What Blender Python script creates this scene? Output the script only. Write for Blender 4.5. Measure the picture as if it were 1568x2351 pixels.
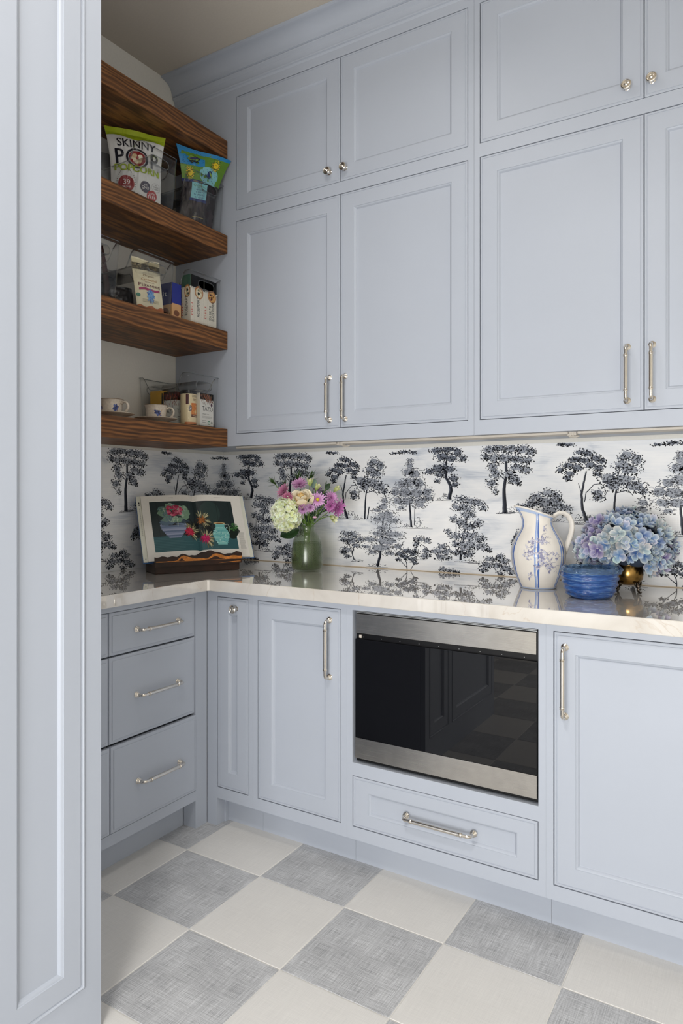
import bpy, bmesh, math, random
from mathutils import Vector, Matrix, noise
R = random.Random(7)
for o in list(bpy.data.objects): bpy.data.objects.remove(o, do_unlink=True)
SC = bpy.context.scene
COL = SC.collection

# ---------------------------------------------------------------- camera
cam = bpy.data.cameras.new('camera'); CAM = bpy.data.objects.new('camera', cam); COL.objects.link(CAM)
cam.sensor_fit = 'HORIZONTAL'; cam.sensor_width = 24.0; cam.lens = 24.453
cam.shift_y = -0.02876; cam.clip_start = 0.05
CAM.location = (2.3036, -2.62, 1.25); CAM.rotation_euler = (math.pi/2, 0, 0.5525)
SC.camera = CAM
# ---------------------------------------------------------------- world, daylight, exposure
W = bpy.data.worlds.new('world'); SC.world = W; W.use_nodes = True
W.node_tree.nodes['Background'].inputs[0].default_value = (0.80, 0.90, 1.0, 1)
W.node_tree.nodes['Background'].inputs[1].default_value = 0.6
def area(name, loc, rot, sx, sy, power, color):
    l = bpy.data.lights.new(name, 'AREA'); l.shape = 'RECTANGLE'; l.size = sx; l.size_y = sy
    l.energy = power; l.color = color
    o = bpy.data.objects.new(name, l); COL.objects.link(o); o.location = loc; o.rotation_euler = rot
    return o
# daylight through the glazed opening behind the photographer (wall_front), and ceiling fill lamps added to lift floor and cabinets
area('window_daylight', (2.30, -4.42, .93), (math.pi/2, 0, 0), 1.7, 1.06, 86, (1.0, 0.995, 0.985))
for lx, ly, lp in ((1.20, -1.30, 5.0), (1.60, -2.55, 21.0)):  # added fill lamps above the view
    dl = area('fill_downlight', (lx, ly, 3.085), (0, 0, 0), .30, .30, lp, (1.0, 0.975, 0.94)); dl.data.spread = math.radians(150)
VS = SC.view_settings
VS.view_transform = 'Standard'; VS.look = 'None'; VS.gamma = 1; VS.use_curve_mapping = False
VS.exposure = 0.0

# ---------------------------------------------------------------- materials
def lin(r, g, b):
    f = lambda c: (c/255/12.92) if c/255 <= .04045 else ((c/255+.055)/1.055)**2.4
    return (f(r), f(g), f(b), 1)
MATS = {}
def mat(name, col=(.8,.8,.8,1), rough=.5, metal=0., var=.03, scale=30., bump=0., spec=.5, coat=0., trans=0., ior=1.45, detail=4):
    m = bpy.data.materials.new(name); m.use_nodes = True; nt = m.node_tree; b = nt.nodes['Principled BSDF']
    b.inputs['Roughness'].default_value = rough; b.inputs['Metallic'].default_value = metal
    b.inputs['Specular IOR Level'].default_value = spec; b.inputs['Coat Weight'].default_value = coat
    b.inputs['Coat Roughness'].default_value = .05
    b.inputs['Transmission Weight'].default_value = trans; b.inputs['IOR'].default_value = ior
    tc = nt.nodes.new('ShaderNodeTexCoord'); nz = nt.nodes.new('ShaderNodeTexNoise')
    nz.inputs['Scale'].default_value = scale; nz.inputs['Detail'].default_value = detail
    nt.links.new(tc.outputs['Object'], nz.inputs['Vector'])
    rp = nt.nodes.new('ShaderNodeValToRGB')
    lo = [max(0, c*(1-var)) for c in col[:3]]+[1]; hi = [min(1, c*(1+var)) for c in col[:3]]+[1]
    rp.color_ramp.elements[0].color = lo; rp.color_ramp.elements[1].color = hi
    rp.color_ramp.elements[0].position = .3; rp.color_ramp.elements[1].position = .7
    nt.links.new(nz.outputs['Fac'], rp.inputs['Fac']); nt.links.new(rp.outputs['Color'], b.inputs['Base Color'])
    if bump:
        bp = nt.nodes.new('ShaderNodeBump'); bp.inputs['Strength'].default_value = bump; bp.inputs['Distance'].default_value = .002
        nt.links.new(nz.outputs['Fac'], bp.inputs['Height']); nt.links.new(bp.outputs['Normal'], b.inputs['Normal'])
    MATS[name] = m; return m
def nodes(m): return m.node_tree, m.node_tree.nodes['Principled BSDF']

PAINT = mat('blue_grey_paint', (.457, .493, .562, 1), .38, var=.012, scale=4, spec=.35)
GAPSHADE = mat('front_gap_shade', (.06, .065, .075, 1), .8)  # near-black sheet colour: shade in the gaps around fronts painted in
WALLP = mat('greige_wall_paint', (.78, .76, .705, 1), .75, var=.02, scale=120, bump=.15, spec=.2)
CEIL = mat('ceiling_paint', (.58, .53, .46, 1), .8, var=.02, scale=120, bump=.15, spec=.15)
NICKEL = mat('polished_nickel', (.76, .71, .64, 1), .13, 1., var=.05, scale=20)
BLACK = mat('black_plastic', (.006, .006, .007, 1), .32, spec=.4)
GLASSBLK = mat('black_oven_glass', (.003, .003, .004, 1), .015, spec=.55)
BARMAT = mat('light_bar_diffuser', (.62, .57, .50, 1), .45)
BARMETAL = mat('light_bar_metal', (.42, .43, .44, 1), .45, .6)
GROUT = mat('grout', (.74, .72, .68, 1), .85, var=.08, scale=200)

def steel():
    m = mat('brushed_steel', (.54, .515, .48, 1), .28, 1., var=.06)
    nt, b = nodes(m)
    tc = nt.nodes.new('ShaderNodeTexCoord'); mp = nt.nodes.new('ShaderNodeMapping')
    mp.inputs['Scale'].default_value = (3, 3, 900); nz = nt.nodes.new('ShaderNodeTexNoise'); nz.inputs['Scale'].default_value = 2
    nt.links.new(tc.outputs['Object'], mp.inputs['Vector']); nt.links.new(mp.outputs['Vector'], nz.inputs['Vector'])
    rm = nt.nodes.new('ShaderNodeMapRange'); rm.inputs['To Min'].default_value = .16; rm.inputs['To Max'].default_value = .34
    nt.links.new(nz.outputs['Fac'], rm.inputs['Value']); nt.links.new(rm.outputs['Result'], b.inputs['Roughness'])
    bp = nt.nodes.new('ShaderNodeBump'); bp.inputs['Strength'].default_value = .05
    nt.links.new(nz.outputs['Fac'], bp.inputs['Height']); nt.links.new(bp.outputs['Normal'], b.inputs['Normal'])
    return m
STEEL = steel()

def linen(name, dark, light, fine):
    m = mat(name, dark, .55, var=.0, spec=.3); nt, b = nodes(m)
    tc = nt.nodes.new('ShaderNodeTexCoord'); outs = []
    for sc in ((14, 420, 1), (420, 14, 1)):
        mp = nt.nodes.new('ShaderNodeMapping'); mp.inputs['Scale'].default_value = sc
        nz = nt.nodes.new('ShaderNodeTexNoise'); nz.inputs['Scale'].default_value = 1.0; nz.inputs['Detail'].default_value = 3; nz.inputs['Roughness'].default_value = .65
        nt.links.new(tc.outputs['Object'], mp.inputs['Vector']); nt.links.new(mp.outputs['Vector'], nz.inputs['Vector']); outs.append(nz.outputs['Fac'])
    mx = nt.nodes.new('ShaderNodeMath'); mx.operation = 'ADD'; nt.links.new(outs[0], mx.inputs[0]); nt.links.new(outs[1], mx.inputs[1])
    big = nt.nodes.new('ShaderNodeTexNoise'); big.inputs['Scale'].default_value = 7; nt.links.new(tc.outputs['Object'], big.inputs['Vector'])
    m2 = nt.nodes.new('ShaderNodeMath'); m2.operation = 'MULTIPLY_ADD'; m2.inputs[1].default_value = .45; nt.links.new(big.outputs['Fac'], m2.inputs[0]); nt.links.new(mx.outputs[0], m2.inputs[2])
    rp = nt.nodes.new('ShaderNodeValToRGB'); e = rp.color_ramp.elements
    mr = nt.nodes.new('ShaderNodeMapRange'); mr.inputs['From Min'].default_value = 1.22-fine; mr.inputs['From Max'].default_value = 1.22+fine
    nt.links.new(m2.outputs[0], mr.inputs['Value']); nt.links.new(mr.outputs['Result'], rp.inputs['Fac'])
    e[0].color = dark; e[1].color = light
    nt.links.new(rp.outputs['Color'], b.inputs['Base Color'])
    return m
TGREY = linen('grey_linen_tile', lin(136, 137, 140), lin(222, 223, 225), .36)
TWHITE = linen('white_linen_tile', lin(212, 210, 207), lin(232, 230, 226), .5)

def oak():
    m = mat('dark_stained_oak', (.1, .05, .03, 1), .45, spec=.35); nt, b = nodes(m)
    tc = nt.nodes.new('ShaderNodeTexCoord')
    mp = nt.nodes.new('ShaderNodeMapping'); mp.inputs['Scale'].default_value = (1.0, .16, 1.0)
    nt.links.new(tc.outputs['Object'], mp.inputs['Vector'])
    oi = nt.nodes.new('ShaderNodeObjectInfo'); cb = nt.nodes.new('ShaderNodeCombineXYZ')
    ml = nt.nodes.new('ShaderNodeMath'); ml.operation = 'MULTIPLY'; ml.inputs[1].default_value = 9.0
    nt.links.new(oi.outputs['Random'], ml.inputs[0]); nt.links.new(ml.outputs[0], cb.inputs['Z'])
    va = nt.nodes.new('ShaderNodeVectorMath'); va.operation = 'ADD'; nt.links.new(mp.outputs['Vector'], va.inputs[0]); nt.links.new(cb.outputs[0], va.inputs[1])
    wv = nt.nodes.new('ShaderNodeTexWave'); wv.wave_type = 'BANDS'; wv.bands_direction = 'Z'
    wv.inputs['Scale'].default_value = 21; wv.inputs['Distortion'].default_value = 11; wv.inputs['Detail'].default_value = 3; wv.inputs['Detail Scale'].default_value = 1.1
    nt.links.new(va.outputs[0], wv.inputs['Vector'])
    mp2 = nt.nodes.new('ShaderNodeMapping'); mp2.inputs['Scale'].default_value = (160, 7, 160)
    nz = nt.nodes.new('ShaderNodeTexNoise'); nz.inputs['Scale'].default_value = 1; nz.inputs['Detail'].default_value = 5
    nt.links.new(tc.outputs['Object'], mp2.inputs['Vector']); nt.links.new(mp2.outputs['Vector'], nz.inputs['Vector'])
    ad = nt.nodes.new('ShaderNodeMath'); ad.operation = 'MULTIPLY_ADD'; ad.inputs[1].default_value = .95
    wm = nt.nodes.new('ShaderNodeMath'); wm.operation = 'MULTIPLY'; wm.inputs[1].default_value = .6; nt.links.new(wv.outputs['Fac'], wm.inputs[0])
    nt.links.new(nz.outputs['Fac'], ad.inputs[0]); nt.links.new(wm.outputs[0], ad.inputs[2])
    rp = nt.nodes.new('ShaderNodeValToRGB'); e = rp.color_ramp.elements
    e[0].position = .2; e[0].color = lin(62, 40, 24); e[1].position = 1.0; e[1].color = lin(160, 106, 58)
    n = rp.color_ramp.elements.new(.6); n.color = lin(112, 74, 43)
    hf = nt.nodes.new('ShaderNodeMath'); hf.operation = 'MULTIPLY'; hf.inputs[1].default_value = .72
    nt.links.new(ad.outputs[0], hf.inputs[0]); nt.links.new(hf.outputs[0], rp.inputs['Fac'])
    nt.links.new(rp.outputs['Color'], b.inputs['Base Color'])
    bp = nt.nodes.new('ShaderNodeBump'); bp.inputs['Strength'].default_value = .25; bp.inputs['Distance'].default_value = .001
    nt.links.new(nz.outputs['Fac'], bp.inputs['Height']); nt.links.new(bp.outputs['Normal'], b.inputs['Normal'])
    return m
OAK = oak()

def stone():
    m = mat('polished_quartzite', (.7, .65, .58, 1), .03, spec=.9, coat=1.0); nt, b = nodes(m); b.inputs['Coat IOR'].default_value = 1.75; b.inputs['Coat Roughness'].default_value = .015
    tc = nt.nodes.new('ShaderNodeTexCoord')
    n1 = nt.nodes.new('ShaderNodeTexNoise'); n1.inputs['Scale'].default_value = 5; n1.inputs['Detail'].default_value = 8; n1.inputs['Distortion'].default_value = 1.2
    n2 = nt.nodes.new('ShaderNodeTexNoise'); n2.inputs['Scale'].default_value = 28; n2.inputs['Detail'].default_value = 6
    for n in (n1, n2): nt.links.new(tc.outputs['Object'], n.inputs['Vector'])
    rp = nt.nodes.new('ShaderNodeValToRGB'); e = rp.color_ramp.elements
    e[0].position = .28; e[0].color = lin(200, 193, 185); e[1].position = .72; e[1].color = lin(228, 224, 219)
    k = e.new(.5); k.color = lin(216, 211, 204)
    nt.links.new(n1.outputs['Fac'], rp.inputs['Fac'])
    # thin amber veins
    n3 = nt.nodes.new('ShaderNodeTexNoise'); n3.inputs['Scale'].default_value = 1.9; n3.inputs['Detail'].default_value = 6; n3.inputs['Distortion'].default_value = 2.0
    nt.links.new(tc.outputs['Object'], n3.inputs['Vector'])
    rv = nt.nodes.new('ShaderNodeValToRGB'); ev = rv.color_ramp.elements
    ev[0].position = .495; ev[0].color = (0,0,0,1); ev[1].position = .505; ev[1].color = (0,0,0,1); kk = ev.new(.5); kk.color = (.6,.6,.6,1)
    nt.links.new(n3.outputs['Fac'], rv.inputs['Fac'])
    mu = nt.nodes.new('ShaderNodeMath'); mu.operation = 'MULTIPLY'; nt.links.new(rv.outputs['Color'], mu.inputs[0]); nt.links.new(n2.outputs['Fac'], mu.inputs[1])
    mx = nt.nodes.new('ShaderNodeMixRGB'); mx.inputs[2].default_value = lin(176, 146, 116); nt.links.new(mu.outputs[0], mx.inputs[0]); nt.links.new(rp.outputs['Color'], mx.inputs[1])
    nt.links.new(mx.outputs[0], b.inputs['Base Color'])
    return m
STONE = stone()

def wallpaper():
    m = mat('wallpaper_ground', (.8, .8, .8, 1), .5, spec=.3); nt, b = nodes(m)
    tc = nt.nodes.new('ShaderNodeTexCoord'); mp = nt.nodes.new('ShaderNodeMapping'); mp.inputs['Scale'].default_value = (2.2, 2.2, 5.5)
    nt.links.new(tc.outputs['Object'], mp.inputs['Vector'])
    n1 = nt.nodes.new('ShaderNodeTexNoise'); n1.inputs['Scale'].default_value = 1.6; n1.inputs['Detail'].default_value = 7; n1.inputs['Distortion'].default_value = .8
    nt.links.new(mp.outputs['Vector'], n1.inputs['Vector'])
    mp2 = nt.nodes.new('ShaderNodeMapping'); mp2.inputs['Scale'].default_value = (12, 12, 260); mp2.inputs['Rotation'].default_value = (.25, .25, 0)
    nt.links.new(tc.outputs['Object'], mp2.inputs['Vector'])
    n2 = nt.nodes.new('ShaderNodeTexNoise'); n2.inputs['Scale'].default_value = 1; n2.inputs['Detail'].default_value = 3; nt.links.new(mp2.outputs['Vector'], n2.inputs['Vector'])
    ad = nt.nodes.new('ShaderNodeMath'); ad.operation = 'MULTIPLY_ADD'; ad.inputs[1].default_value = .22; nt.links.new(n2.outputs['Fac'], ad.inputs[0]); nt.links.new(n1.outputs['Fac'], ad.inputs[2])
    rp = nt.nodes.new('ShaderNodeValToRGB'); e = rp.color_ramp.elements
    e[0].position = .42; e[0].color = lin(196, 203, 214); e[1].position = .72; e[1].color = lin(250, 250, 250)
    k = e.new(.56); k.color = lin(238, 240, 243)
    nt.links.new(ad.outputs[0], rp.inputs['Fac']); nt.links.new(rp.outputs['Color'], b.inputs['Base Color'])
    return m
WPAPER = wallpaper()

def ink(name='printed_ink', rough=.5, spec=.3, coat=0.):
    m = bpy.data.materials.new(name); m.use_nodes = True; nt = m.node_tree; b = nt.nodes['Principled BSDF']
    at = nt.nodes.new('ShaderNodeAttribute'); at.attribute_name = 'Col'
    nt.links.new(at.outputs['Color'], b.inputs['Base Color']); b.inputs['Roughness'].default_value = rough
    b.inputs['Specular IOR Level'].default_value = spec; b.inputs['Coat Weight'].default_value = coat
    return m
INK = ink(); INKGLOSS = ink('glossy_printed_ink', .28, .5)

# ---------------------------------------------------------------- builders
class MB:
    def __init__(s): s.v = []; s.f = []; s.c = []
    def add(s, vs, fs, col=None):
        k = len(s.v); s.v += [tuple(p) for p in vs]; s.f += [tuple(i+k for i in q) for q in fs]
        if col is not None: s.c += [tuple(col[:3])+(1,)]*len(vs)
        return s
    def box(s, x0, x1, y0, y1, z0, z1):
        return s.add([(x0,y0,z0),(x1,y0,z0),(x1,y1,z0),(x0,y1,z0),(x0,y0,z1),(x1,y0,z1),(x1,y1,z1),(x0,y1,z1)],
                     [(0,3,2,1),(4,5,6,7),(0,1,5,4),(1,2,6,5),(2,3,7,6),(3,0,4,7)])
    def fbox(s, p, a0, a1, b0, b1, n0, n1):       # box in a face frame p(a, b, n)
        q = [p(a0,b0,n0),p(a1,b0,n0),p(a1,b1,n0),p(a0,b1,n0),p(a0,b0,n1),p(a1,b0,n1),p(a1,b1,n1),p(a0,b1,n1)]
        return s.add(q, [(0,3,2,1),(4,5,6,7),(0,1,5,4),(1,2,6,5),(2,3,7,6),(3,0,4,7)])
    def loft(s, p, a0, a1, b0, b1, rings, cap=True, base=False):
        k = len(s.v)
        for i, d in rings:
            s.v += [tuple(p(a0+i,b0+i,d)), tuple(p(a1-i,b0+i,d)), tuple(p(a1-i,b1-i,d)), tuple(p(a0+i,b1-i,d))]
        for r in range(len(rings)-1):
            for j in range(4):
                j2 = (j+1) % 4
                s.f.append((k+r*4+j, k+r*4+j2, k+r*4+4+j2, k+r*4+4+j))
        if cap: e = k+(len(rings)-1)*4; s.f.append((e, e+1, e+2, e+3))
        if base: s.f.append((k+3, k+2, k+1, k))
        return s
    def lathe(s, prof, o, ax=(0,0,1), seg=24, a0=0, cap=True, sx=1., sy=1.):
        ax = Vector(ax).normalized(); t = Vector((1,0,0)) if abs(ax.x) < .9 else Vector((0,1,0))
        u = (t-ax*t.dot(ax)).normalized(); w = ax.cross(u); o = Vector(o); k = len(s.v)
        for r, h in prof:
            for j in range(seg):
                a = a0+2*math.pi*j/seg
                s.v.append(tuple(o+ax*h+u*(r*sx*math.cos(a))+w*(r*sy*math.sin(a))))
        for i in range(len(prof)-1):
            for j in range(seg):
                j2 = (j+1) % seg
                s.f.append((k+i*seg+j, k+i*seg+j2, k+(i+1)*seg+j2, k+(i+1)*seg+j))
        if cap:
            s.f.append(tuple(k+j for j in reversed(range(seg)))); e = k+(len(prof)-1)*seg
            s.f.append(tuple(e+j for j in range(seg)))
        return s
    def tube(s, path, rad, seg=8, cap=True, flat=1.):
        P = [Vector(p) for p in path]; n = len(P)
        if not isinstance(rad, (list, tuple)): rad = [rad]*n
        k = len(s.v); up = None
        for i in range(n):
            d = (P[min(i+1,n-1)]-P[max(i-1,0)]).normalized()
            if up is None:
                t = Vector((0,0,1)) if abs(d.z) < .9 else Vector((1,0,0)); up = (t-d*t.dot(d)).normalized()
            else: up = (up-d*up.dot(d)).normalized()
            w = d.cross(up)
            for j in range(seg):
                a = 2*math.pi*j/seg
                s.v.append(tuple(P[i]+up*(rad[i]*math.cos(a))+w*(rad[i]*flat*math.sin(a))))
        for i in range(n-1):
            for j in range(seg):
                j2 = (j+1) % seg
                s.f.append((k+i*seg+j, k+i*seg+j2, k+(i+1)*seg+j2, k+(i+1)*seg+j))
        if cap:
            s.f.append(tuple(k+j for j in reversed(range(seg)))); e = k+(n-1)*seg; s.f.append(tuple(e+j for j in range(seg)))
        return s
    def ball(s, c, r, seg=10, rings=6, sc=(1,1,1)):
        c = Vector(c); k = len(s.v)
        for i in range(rings+1):
            th = math.pi*i/rings
            for j in range(seg):
                a = 2*math.pi*j/seg
                s.v.append((c.x+r*sc[0]*math.sin(th)*math.cos(a), c.y+r*sc[1]*math.sin(th)*math.sin(a), c.z-r*sc[2]*math.cos(th)))
        for i in range(rings):
            for j in range(seg):
                j2 = (j+1) % seg
                s.f.append((k+i*seg+j, k+i*seg+j2, k+(i+1)*seg+j2, k+(i+1)*seg+j))
        return s
    def mesh(s, name, off=(0,0,0), smooth=False):
        me = bpy.data.meshes.new(name)
        me.from_pydata([(x-off[0], y-off[1], z-off[2]) for x, y, z in s.v], [], s.f); me.update()
        if s.c:
            ca = me.color_attributes.new('Col', 'FLOAT_COLOR', 'POINT')
            ca.data.foreach_set('color', [q for c in s.c for q in c])
        if smooth: me.polygons.foreach_set('use_smooth', [True]*len(me.polygons))
        return me
ROOT = {}
def link(o): COL.objects.link(o); return o
def tag(o, label=None, cat=None, group=None, kind=None):
    if label: o['label'] = label
    if cat: o['category'] = cat
    if group: o['group'] = group
    if kind: o['kind'] = kind
    return o
def thing(name, loc, label, cat, group=None, rz=0.):
    o = link(bpy.data.objects.new(name, None)); o.location = loc; o.rotation_euler = (0,0,rz); o.empty_display_size = .02
    ROOT[o] = Vector(loc); return tag(o, label, cat, group)
def put(name, mb, m, parent=None, smooth=False, bevel=0., local=False, auto=None, origin=None, seg=2):
    off = (0,0,0)
    if parent is not None and not local: off = ROOT.get(parent, Vector((0,0,0)))
    if parent is None and origin is not None: off = origin
    me = mb.mesh(name, off, smooth); me.materials.append(m)
    o = link(bpy.data.objects.new(name, me))
    if parent is not None: o.parent = parent; ROOT[o] = Vector(ROOT.get(parent, (0,0,0)))
    elif origin is not None: o.location = origin; ROOT[o] = Vector(origin)
    if auto:
        try: me.set_sharp_from_angle(angle=math.radians(auto))
        except Exception: pass
    if bevel:
        b = o.modifiers.new('bevel', 'BEVEL'); b.width = bevel; b.segments = seg; b.limit_method = 'ANGLE'; b.angle_limit = math.radians(50)
    return o
def frame(O, A, N, B=(0,0,1)):
    O, A, N, B = Vector(O), Vector(A), Vector(N), Vector(B)
    return lambda a, b, n=0.: O+A*a+B*b+N*n
BACK = lambda y: frame((0,y,0), (1,0,0), (0,-1,0))      # faces the room from the back wall; a = x
LEFT = lambda x: frame((x,0,0), (0,1,0), (1,0,0))       # faces the room from the left wall; a = y

# ---------------------------------------------------------------- room shell
YB, YU, XL, XS, XT, ZC, ZT, ZCEIL = -.642, -.322, .485, .3106, .974, .883, .925, 3.10
def struct(name, mb, m, **k):
    o = put(name, mb, m, **k); o['kind'] = 'structure'; return o
FLOOR = struct('floor', MB().box(-.1, 3.9, -4.55, .1, -.06, -.0013), GROUT)
TS, TX, TY = .3219, .5658, -.8313
tile_me = None
for i in range(-2, 11):
    for j in range(-12, 2):
        x0, y0 = TX+i*TS, TY+j*TS
        if x0 > 3.55 or y0 < -4.45 or x0+TS < .40 or (y0 > -.56 and x0 < 2.4) or y0+TS > .0 or (x0+TS < .974 and -2.45 < y0 and y0+TS < -1.54) or x0 < -.05: continue
        if tile_me is None:
            tm = MB(); h = TS/2-.0015; pf = lambda a, b, n=0.: Vector((a, b, n))
            tm.loft(pf, -h, h, -h, h, [(0,-.012),(0,-.0012),(.0012,0)], True, True)
            tile_me = [tm.mesh('tile'), tm.mesh('tile')]; tile_me[0].materials.append(TGREY); tile_me[1].materials.append(TWHITE)
        o = link(bpy.data.objects.new('tile', tile_me[0 if (i+j) % 2 else 1])); o.parent = FLOOR
        o.location = (x0+TS/2, y0+TS/2, 0); o.rotation_euler = (0,0,R.choice((0, math.pi)))
CEILING = struct('ceiling', MB().box(-.1, 3.9, -4.55, .1, ZCEIL, ZCEIL+.08), CEIL)
WB = struct('wall_back', MB().box(-.1, 3.9, 0, .1, -.06, ZCEIL), WALLP)
WL = struct('wall_left', MB().box(-.1, 0, -4.45, 0, -.06, ZCEIL), WALLP)
fr = MB(); Y0, Y1 = -4.55, -4.45
fr.box(-.1, 1.4, Y0, Y1, -.06, ZCEIL); fr.box(3.2, 3.9, Y0, Y1, -.06, ZCEIL); fr.box(1.4, 3.2, Y0, Y1, 1.48, ZCEIL); fr.box(1.4, 3.2, Y0, Y1, -.06, .38)
struct('wall_front', fr, WALLP)
rt = MB(); rt.box(3.8, 3.9, -4.45, 0, -.06, ZCEIL)
struct('wall_right', rt, WALLP)

for lx, ly, lab in ((1.20, -1.30, 'added ceiling ring for the fill light over the counter corner'), (1.60, -2.55, 'added ceiling ring for the fill light over the middle of the floor')):  # rings added around the out-of-view fill lamps
    t = thing('fill_light_ring', (lx, ly, ZCEIL-.012), lab, 'ceiling light', 'added fill light rings')
    put('added_ring', MB().lathe([(.225,.0119),(.262,.0119),(.262,.008),(.240,.004),(.228,.006),(.225,.0119)], (lx, ly, ZCEIL-.012), seg=36, cap=False), CEIL, t, smooth=True)
# crown moulding along the upper cabinets
prof = [(0,2.976),(.004,2.983),(.010,2.985),(.011,2.990),(.006,2.994),(.006,3.000),(.010,3.018),(.016,3.023),(.020,3.026),(.021,3.031),(.018,3.035),(.024,3.037)]
for k in range(1, 9):
    t = k/8*math.pi/2; prof.append((.024+.058*(1-math.cos(t)), 3.037+.053*math.sin(t)))
prof += [(.084,3.0905),(.090,3.0925),(.090,3.0995),(-.03,3.0995),(-.03,2.976)]
cm = MB(); n = len(prof)
for x in (.0015, 2.521): cm.v += [(x, YU-d, z) for d, z in prof]
for i in range(n): j = (i+1) % n; cm.f.append((j, i, n+i, n+j))
cm.f += [tuple(range(n)), tuple(n+i for i in reversed(range(n)))]
struct('trim_1', cm, PAINT, smooth=True, auto=28)

# ---------------------------------------------------------------- hardware
def lmesh(mb, name, m, smooth=True, auto=35):
    me = mb.mesh(name, smooth=smooth); me.materials.append(m)
    try: me.set_sharp_from_angle(angle=math.radians(auto))
    except Exception: pass
    return me
def knob_mesh():
    mb = MB()
    mb.lathe([(.0,.0),(.0095,.0),(.0098,.0025),(.0065,.004),(.0055,.010),(.0062,.014),(.0112,.0165),(.0150,.019),(.0158,.0225),(.0150,.0258),(.0125,.0275),(.0112,.0262),(.0098,.0262),(.0088,.0278),(.0060,.0272),(.0052,.0262),(.0035,.0272),(.0012,.0285),(.0,.0287)], (0,0,0), (0,0,1), 28, cap=False)
    return lmesh(mb, 'knob', NICKEL)
def pull_mesh(L):
    mb = MB(); out = .030; r = .0052; rc = .012
    for sg in (-1, 1):
        x = sg*L/2
        mb.lathe([(0,0),(.0105,0),(.0108,.002),(.0085,.0035),(.0095,.005),(.0095,.007),(.0072,.0085),(.0078,.010),(.0078,.0115),(.0058,.013),(.0054,.018)], (x,0,0), (0,0,1), 18, cap=False)
        xc = x-sg*.030
        mb.lathe([(.0050,-.004),(.0075,-.0035),(.0080,-.0015),(.0068,0),(.0080,.0015),(.0075,.0035),(.0050,.004)], (xc,0,out), (1,0,0), 16)
    path = [(-L/2,0,.012)]
    for k in range(7):
        t = math.pi/2*k/6; path.append((-L/2+rc-rc*math.cos(t), 0, out-rc+rc*math.sin(t)))
    half = path[:]; path += [(-x,y,z) for x, y, z in reversed(half)]
    mb.tube(path, r, 12)
    mb.tube([(-L/2+.031,0,out),(L/2-.031,0,out)], .0064, 12)
    return lmesh(mb, 'handle', NICKEL)
KNOB = knob_mesh(); PULL = {L: pull_mesh(L) for L in (.166, .192, .224)}
def hw(me, name, parent, pos, N, along):
    N = Vector(N); X = Vector(along); Y = N.cross(X)
    o = link(bpy.data.objects.new(name, me)); o.parent = parent
    M = Matrix((X, Y, N)).transposed().to_4x4(); M.translation = Vector(pos)-ROOT[parent]; o.matrix_local = M
    return o

# ---------------------------------------------------------------- cabinet fronts
EDGE = [(0,-.020),(0,-.0016),(.0008,-.0004),(.002,0),(.0062,0),(.0068,-.0016),(.0086,-.0016),(.0096,0)]
def door(root, p, a0, a1, b0, b1, st=.0595, rail=None, name='door', out=0., flat=False):
    q = lambda a, b, n=0.: p(a, b, n+out)
    if flat:
        E2 = [(0,-.020),(0,-.005),(.0015,-.0034),(.004,-.003),(.0105,-.003),(.0112,-.0006),(.0125,0)]
        return put(name, MB().loft(q, a0, a1, b0, b1, E2, True, True), PAINT, root)
    rail = st if rail is None else rail
    mb = MB(); mb.loft(q, a0, a1, b0, b1, EDGE, False, False)
    d = put_rings(mb, q, a0, a1, b0, b1, st, rail)
    o = put(name, mb, PAINT, root)
    pm = MB(); pm.fbox(q, a0+st+.0085, a1-st-.0085, b0+rail+.0085, b1-rail-.0085, -.017, -.0098)
    put('panel', pm, PAINT, o)
    return o
def put_rings(mb, q, a0, a1, b0, b1, st, rail):
    # flat stiles and rails from the bead to the moulding, then the moulding down to the panel
    e = .0096; M = [(0,0),(.0012,-.0022),(.0030,-.0028),(.0052,-.0040),(.0074,-.0066),(.0090,-.0094),(.0104,-.0100)]
    rings = [(a0+e, a1-e, b0+e, b1-e, 0.)]+[(a0+st+i, a1-st-i, b0+rail+i, b1-rail-i, d) for i, d in M]
    k = len(mb.v)
    for A0, A1, B0, B1, d in rings: mb.v += [tuple(q(A0,B0,d)), tuple(q(A1,B0,d)), tuple(q(A1,B1,d)), tuple(q(A0,B1,d))]
    for r in range(len(rings)-1):
        for j in range(4):
            j2 = (j+1) % 4; mb.f.append((k+r*4+j, k+r*4+j2, k+r*4+4+j2, k+r*4+4+j))
G = .0022   # reveal around inset fronts

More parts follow.
